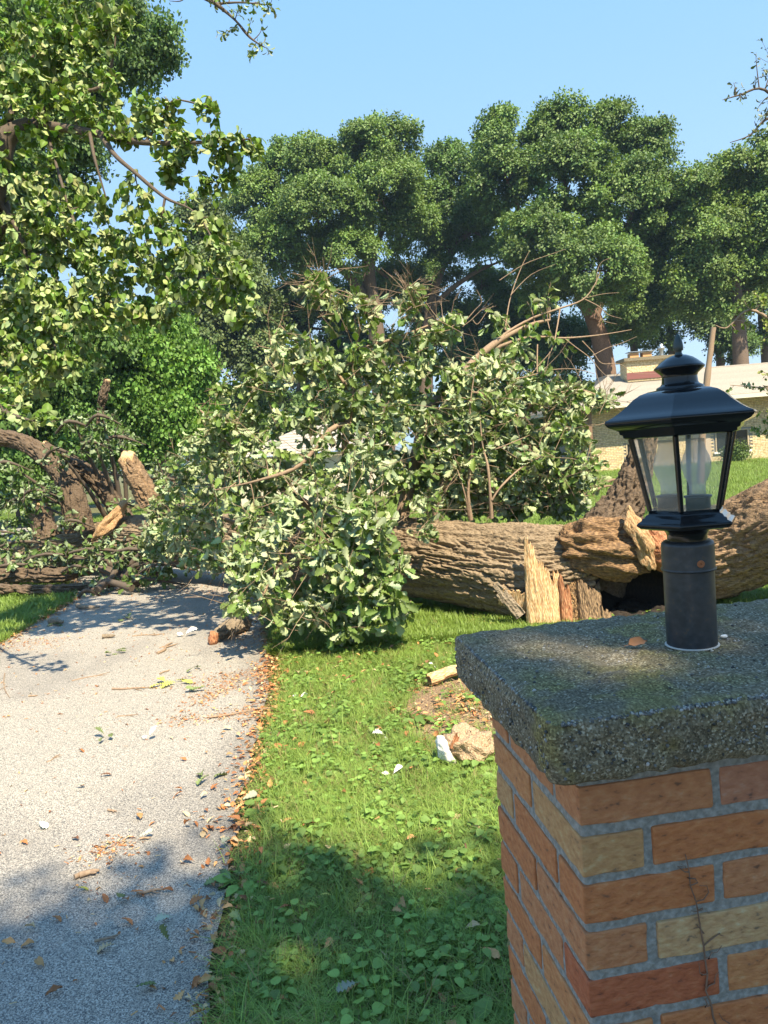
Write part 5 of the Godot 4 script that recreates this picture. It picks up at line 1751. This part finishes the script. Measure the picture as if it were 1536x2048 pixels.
func small_things() -> void:
	rng.seed = 509
	# the log end lying on the driveway under the leaf heap
	var ridge := make_noise(FastNoiseLite.TYPE_SIMPLEX_SMOOTH, 16.0, 18, 3)
	var a := on_ground(425, 1290)
	var b := on_ground(492, 1262)
	var lg := stub_grid(smooth_path([a + Vector3(0, 0.06, 0), a.lerp(b, 0.5) + Vector3(0, 0.085, 0), b + Vector3(0, 0.08, 0)], 14), smooth_path([0.035, 0.07, 0.075], 14), 30, ridge, 0.02, 0.3, 0.05)
	var o := thing("broken_log", "short rotten log with orange broken end beside the leaf heap", "log", a)
	part("log", shifted(lg, -a).mesh(), M.bark, o)
	part("torn_end", lump(Vector3(0.045, 0.06, 0.06), 0.03, 14.0, 5, 20, 12).mesh(), M.red_wood, o, Transform3D(Basis(), Vector3(0.02, 0.06, 0)))
	# plank of orange wood on the lawn
	a = on_ground(858, 1372)
	b = on_ground(940, 1352)
	var pk := sliver(0.085, a.distance_to(b), 0.06, 88, 0.1)
	single("wood_slab", pk.mesh(), M.fresh, "long orange split slab of wood lying on the grass left of the pillar", "wood slab", Transform3D(aim(Vector3(0, 1, 0.35), b - a), a + Vector3(0, 0.04, 0)))
	# rotten lump with a white underside
	a = on_ground(935, 1522)
	o = thing("rotten_wood_chunk", "crumbly tan chunk of rotten wood with white mould on its left side, beside the pillar", "wood chunk", a)
	var tan_tex := surface(noise_picture(make_noise(FastNoiseLite.TYPE_SIMPLEX_SMOOTH, 0.04, 25, 5), [[0.2, 0.22, 0.14, 0.08], [0.5, 0.42, 0.29, 0.175], [0.8, 0.58, 0.43, 0.28]]), Vector3(5, 5, 5), 0.95, T.grey, 1.2)
	part("chunk", lump(Vector3(0.125, 0.088, 0.10), 0.05, 9.0, 93, 64, 44, Vector3(1, 1.3, 1)).mesh(), tan_tex, o, Transform3D(Basis(Vector3.BACK, -0.2), Vector3(0.01, 0.075, 0.0)))
	part("mould", lump(Vector3(0.035, 0.07, 0.07), 0.03, 15.0, 94, 30, 22).mesh(), surface(noise_picture(make_noise(FastNoiseLite.TYPE_SIMPLEX_SMOOTH, 0.05, 26, 4), [[0.3, 0.35, 0.32, 0.27], [0.5, 0.72, 0.70, 0.66], [0.8, 0.85, 0.84, 0.80]]), Vector3(6, 6, 6), 0.9), o, Transform3D(Basis(Vector3.BACK, 0.35), Vector3(-0.105, 0.07, 0.03)))
	part("bark_flake", sliver(0.03, 0.08, 0.012, 95, 0.2).mesh(), M.red_wood, o, Transform3D(Basis(Vector3.BACK, -0.4), Vector3(-0.075, 0.10, 0.075)))
	# pale scraps
	for q in [[770, 1480, 0.085, "white torn scrap with a brown end on the sunny grass"], [786, 1562, 0.09, "narrow upright white scrap in the grass where the shade begins"], [868, 1338, 0.045, "tiny white scrap far up the lawn near the wood slab"], [600, 1405, 0.08, "white leaf pair at the lawn edge beside the orange drift"], [370, 1277, 0.16, "crumpled bright white scrap among leaves far down the driveway"], [300, 1484, 0.09, "white curled scrap lying in the middle of the driveway"]]:
		var p := on_ground(q[0], q[1])
		var sh := leaf_sheet(OAK, q[2] * 0.62, 0.7, 0.5, 0.0, false, 0.12)
		sh.append(leaf_sheet(OVAL, q[2] * 0.4, 0.5, -0.3, 0.0, false, 0.1), Transform3D(Basis(Vector3.UP, 2.2), Vector3(0.01, 0.004, 0)))
		single("white_scrap", sh.mesh(), M.shred, q[3], "scrap", Transform3D(aim(Vector3(rnd(-1, 1), 0.5, rnd(-0.4, 0.2)), Vector3(0.2, 1, 0.5)), p + Vector3(0, 0.03, 0)))
	# twigs and bits of branch on the driveway
	for q in [[225, 1383, 303, 1380, 0.008, "straight grey twig lying across the middle of the sunny driveway"], [144, 1366, 221, 1348, 0.005, "long thin forked twig left of the straight grey twig"], [320, 1352, 340, 1344, 0.006, "short dark twig slanting on the driveway above the straight grey twig"], [236, 1437, 277, 1434, 0.004, "fine twig between the straight twig and the white scrap"], [94, 1530, 121, 1514, 0.004, "fine slanting twig at the left part of the driveway"], [58, 1397, 76, 1396, 0.007, "stubby dark twig near the left edge of the photo"], [420, 1440, 545, 1421, 0.006, "long brown twig lying along the orange drift to the lawn edge"], [101, 1251, 127, 1253, 0.035, "short thick piece of branch near the driveway's left edge"], [156, 1218, 199, 1222, 0.03, "mossy piece of branch at the driveway's far left corner"], [205, 1280, 231, 1278, 0.022, "flat brown piece of bark far down the driveway"], [217, 1627, 234, 1630, 0.006, "small brown stick alone on the pale driveway"], [315, 1312, 345, 1290, 0.012, "brown stick beside the crumpled white scrap"], [265, 1276, 330, 1271, 0.006, "thin stick left of the crumpled white scrap"], [10, 1350, 20, 1400, 0.004, "fine twig at the very left edge of the driveway"], [160, 1762, 200, 1752, 0.012, "dark splinter at the border of the driveway shadow"], [150, 1765, 172, 1754, 0.010, "orange tipped splinter at the border of the driveway shadow"], [275, 1795, 330, 1788, 0.006, "dark twig with leaves in the driveway shadow"], [190, 1892, 240, 1878, 0.005, "pale thin stick in the lower sun patch of the driveway"], [280, 1685, 303, 1682, 0.005, "dark twig beside the pale lobed leaf at the shadow tip"]]:
		a = on_ground(q[0], q[1]) + Vector3(0, 0.012 + q[4], 0)
		b = on_ground(q[2], q[3]) + Vector3(0, 0.012 + q[4], 0)
		var s := Shape.new()
		var d := b - a
		var side := d.cross(Vector3.UP).normalized()
		s.tube(smooth_path([Vector3.ZERO, d * 0.3 + side * d.length() * rnd(-0.07, 0.07), d * 0.65 + side * d.length() * rnd(-0.07, 0.07), d], 5), smooth_path([q[4], q[4] * 0.95, q[4] * 0.8, q[4] * 0.45], 5), 7, Color.WHITE, true, T.wobble, q[4] * 0.3)
		if q[4] < 0.02:
			s.tube([d * 0.55, d * 0.72 + side * d.length() * 0.14, d * 0.85 + side * d.length() * 0.2], [q[4] * 0.6, q[4] * 0.5, q[4] * 0.2], 5)
		single("twig", s.mesh(), M.bark if q[4] > 0.015 else M.twig, q[5], "twig", Transform3D(Basis(), a), "twigs strewn over the driveway")
	# leaves one can tell apart
	var green := func(f: float) -> Color: return Color(0.16, 0.20, 0.07) * f
	var list := [
		[220, 1312, 0.15, 5, "clump of green leaves far down the middle of the driveway"], [400, 1341, 0.10, 3, "pair of dull green leaves near the orange drift's far end"], [345, 1372, 0.16, 6, "yellow green sprig left of the orange drift"], [395, 1385, 0.12, 4, "green sprig at the near side of the orange drift"], [215, 1480, 0.12, 3, "two curled olive leaves left of the white curled scrap"], [423, 1568, 0.15, 3, "big green curled oak leaf near the lawn edge"], [480, 1614, 0.13, 1, "greyish green leaf on the brown litter at the shade's edge"], [76, 1655, 0.11, 1, "silvery white lobed leaf alone at left on the driveway"], [275, 1688, 0.10, 1, "pale lobed leaf at the tip of the driveway shadow"], [351, 1850, 0.10, 1, "pale oak leaf in the driveway shadow near the lawn"], [466, 1688, 0.09, 1, "grey green leaf at the lawn edge in shadow"], [342, 1903, 0.11, 1, "olive curled leaf in the lower driveway shadow"], [266, 1995, 0.09, 1, "dark green leaf at the bottom of the driveway"], [455, 1775, 0.12, 5, "narrow leafed green sprig at the driveway's shaded edge"], [470, 1880, 0.13, 2, "curled olive leaf at the shaded lawn edge"], [232, 1800, 0.11, 1, "dark green oak leaf flat in the driveway shadow"], [725, 2010, 0.13, 1, "grey dead oak leaf among the violets at the bottom"], [153, 1790, 0.07, 1, "yellow green leaf fragment in the half shade of the driveway"], [210, 1710, 0.06, 1, "bright yellow fragment on the brown stain"], [150, 1582, 0.07, 1, "yellowish leaf on the pale driveway"], [260, 1242, 0.14, 4, "green leaves at the far driveway"], [120, 1252, 0.16, 5, "green leaves by the thick piece of branch"], [640, 1830, 0.075, 1, "yellow green leaf lying on the violets in shade"]]
	for q in list:
		var p := on_ground(q[0], q[1]) + Vector3(0, 0.03 if q[0] < 560 else 0.07, 0)
		var s := Shape.new()
		for k in q[3]:
			var dir := Vector3(rnd(-1, 1), rnd(-0.1, 0.15), rnd(-0.7, 0.7))
			var f := rnd(0.7, 1.3)
			var col := Color(0.16, 0.20, 0.07) * f
			if q[4].contains("white") and not q[4].contains("scrap"):
				col = Color(0.62, 0.64, 0.52)
			elif q[4].contains("pale"):
				col = Color(0.42, 0.45, 0.33)
			elif q[4].contains("grey"):
				col = Color(0.28, 0.29, 0.21) * f
			elif q[4].contains("yellow"):
				col = Color(0.42, 0.42, 0.09) * f
			s.append(leaf_sheet(OAK, q[2] * rnd(0.45, 0.65), rnd(0.1, 0.5), rnd(-0.1, 0.45), 0.0, false, 0.05, col), Transform3D(aim(dir, Vector3.UP + rdir() * 0.45), rdir() * Vector3(1, 0.1, 1) * 0.05 * (0.0 if q[3] == 1 else 1.0)))
		single("fallen_leaf" if q[3] == 1 else "leaf_sprig", s.mesh(), M.dead, q[4], "leaf" if q[3] == 1 else "sprig", Transform3D(Basis(), p), "green leaves torn down onto the driveway")
	var browns := [[367, 1660, "in the notch of the shadow near the lawn"], [391, 1733, "in deep shadow left of the lawn litter"], [225, 1737, "below the brown stain"], [322, 1792, "at the right end of the dark leafy twig"], [258, 1795, "left of the dark leafy twig"], [260, 1814, "under the dark leafy twig"], [414, 1804, "lying alone near the shaded litter edge"], [240, 1850, "pale orange, by the lower sun patch"], [74, 1868, "in the sunny lower left"], [102, 1845, "just above the sunny lower left leaf"], [37, 1898, "at the lower left edge"], [235, 1900, "along the shadow of the lower sun patch"], [133, 1985, "standing curled at the bottom left in shadow"], [6, 1718, "cut by the left edge of the photo"], [43, 1691, "tan and star shaped at left"], [160, 1689, "narrow and yellow left of the shadow tip"], [156, 1507, "yellow tan near the left middle"], [199, 1560, "small and orange in the middle"], [348, 1585, "orange beside the big green leaf"], [369, 1592, "the pair right of the orange one"], [418, 1595, "just below the big green leaf"], [273, 1636, "small, right of the lone stick"], [359, 1524, "large rusty and ragged above the big green leaf"], [470, 1517, "tan, near the litter edge in sun"], [444, 1462, "dark, close to the long brown twig"], [75, 1897, "thin and brown lower left"], [205, 1798, "dark curled in the half shade"], [70, 1930, "tan fragments at lower left"], [430, 1965, "curled at the shaded lawn edge, orange"], [500, 1860, "large brown lobed on the shaded edge"], [495, 1770, "rust brown on the shaded litter"], [425, 2030, "orange strip at the bottom lawn edge"]]
	for q in browns:
		var p := on_ground(q[0], q[1]) + Vector3(0, 0.022, 0)
		var s := Shape.new()
		s.append(leaf_sheet(OAK if rng.randf() < 0.45 else OVAL, rnd(0.035, 0.058), rnd(0.2, 0.9), rnd(0.1, 0.6), 0.0, false, 0.06, dead_tone()), Transform3D(aim(Vector3(rnd(-1, 1), 0.1, rnd(-0.6, 0.6)), Vector3.UP + rdir() * 0.5), Vector3.ZERO))
		single("dead_leaf", s.mesh(), M.dead, "brown dead leaf on the driveway, " + q[2], "leaf", Transform3D(Basis(), p), "dead leaves lying singly on the driveway")
	# on the cap: a dead leaf and a seed
	var cp := on_ground(1272, 1300, CAP_TOP)
	var dl := leaf_sheet(OVAL, 0.036, 0.5, 0.15, 0.0, false, 0.05, Color(0.45, 0.2, 0.09))
	single("dead_leaf", dl.mesh(), M.dead, "orange brown curled dead leaf on the pillar cap left of the lantern pole", "leaf", Transform3D(aim(Vector3(1, 0.15, -0.25), Vector3(0, 1, 0.7)), cp + Vector3(-0.018, 0.008, 0)))
	var sd := lump(Vector3(0.006, 0.003, 0.004), 0.001, 100.0, 8, 12, 8)
	single("seed", sd.mesh(), M.shred, "small whitish seed on the pillar cap right of the lantern pole", "seed", Transform3D(Basis(), on_ground(1448, 1276, CAP_TOP) + Vector3(0, 0.003, 0)))
	# sticks on the far lawn by the house
	for q in [[1190, 985, 1235, 978, 0.04, "weathered stick on the lawn left of the root spur, before the house"], [1205, 972, 1240, 965, 0.05, "thicker weathered stick behind the first on the house lawn"]]:
		a = on_ground(q[0], q[1]) + Vector3(0, 0.06, 0)
		b = on_ground(q[2], q[3]) + Vector3(0, 0.08, 0)
		var s := Shape.new()
		s.tube(smooth_path([Vector3.ZERO, (b - a) * 0.5 + Vector3(0, 0.05, 0), b - a], 5), smooth_path([q[4], q[4] * 0.9, q[4] * 0.5], 5), 7, Color.WHITE, true, T.wobble, 0.01)
		single("lawn_stick", s.mesh(), M.weathered, q[5], "stick", Transform3D(Basis(), a))
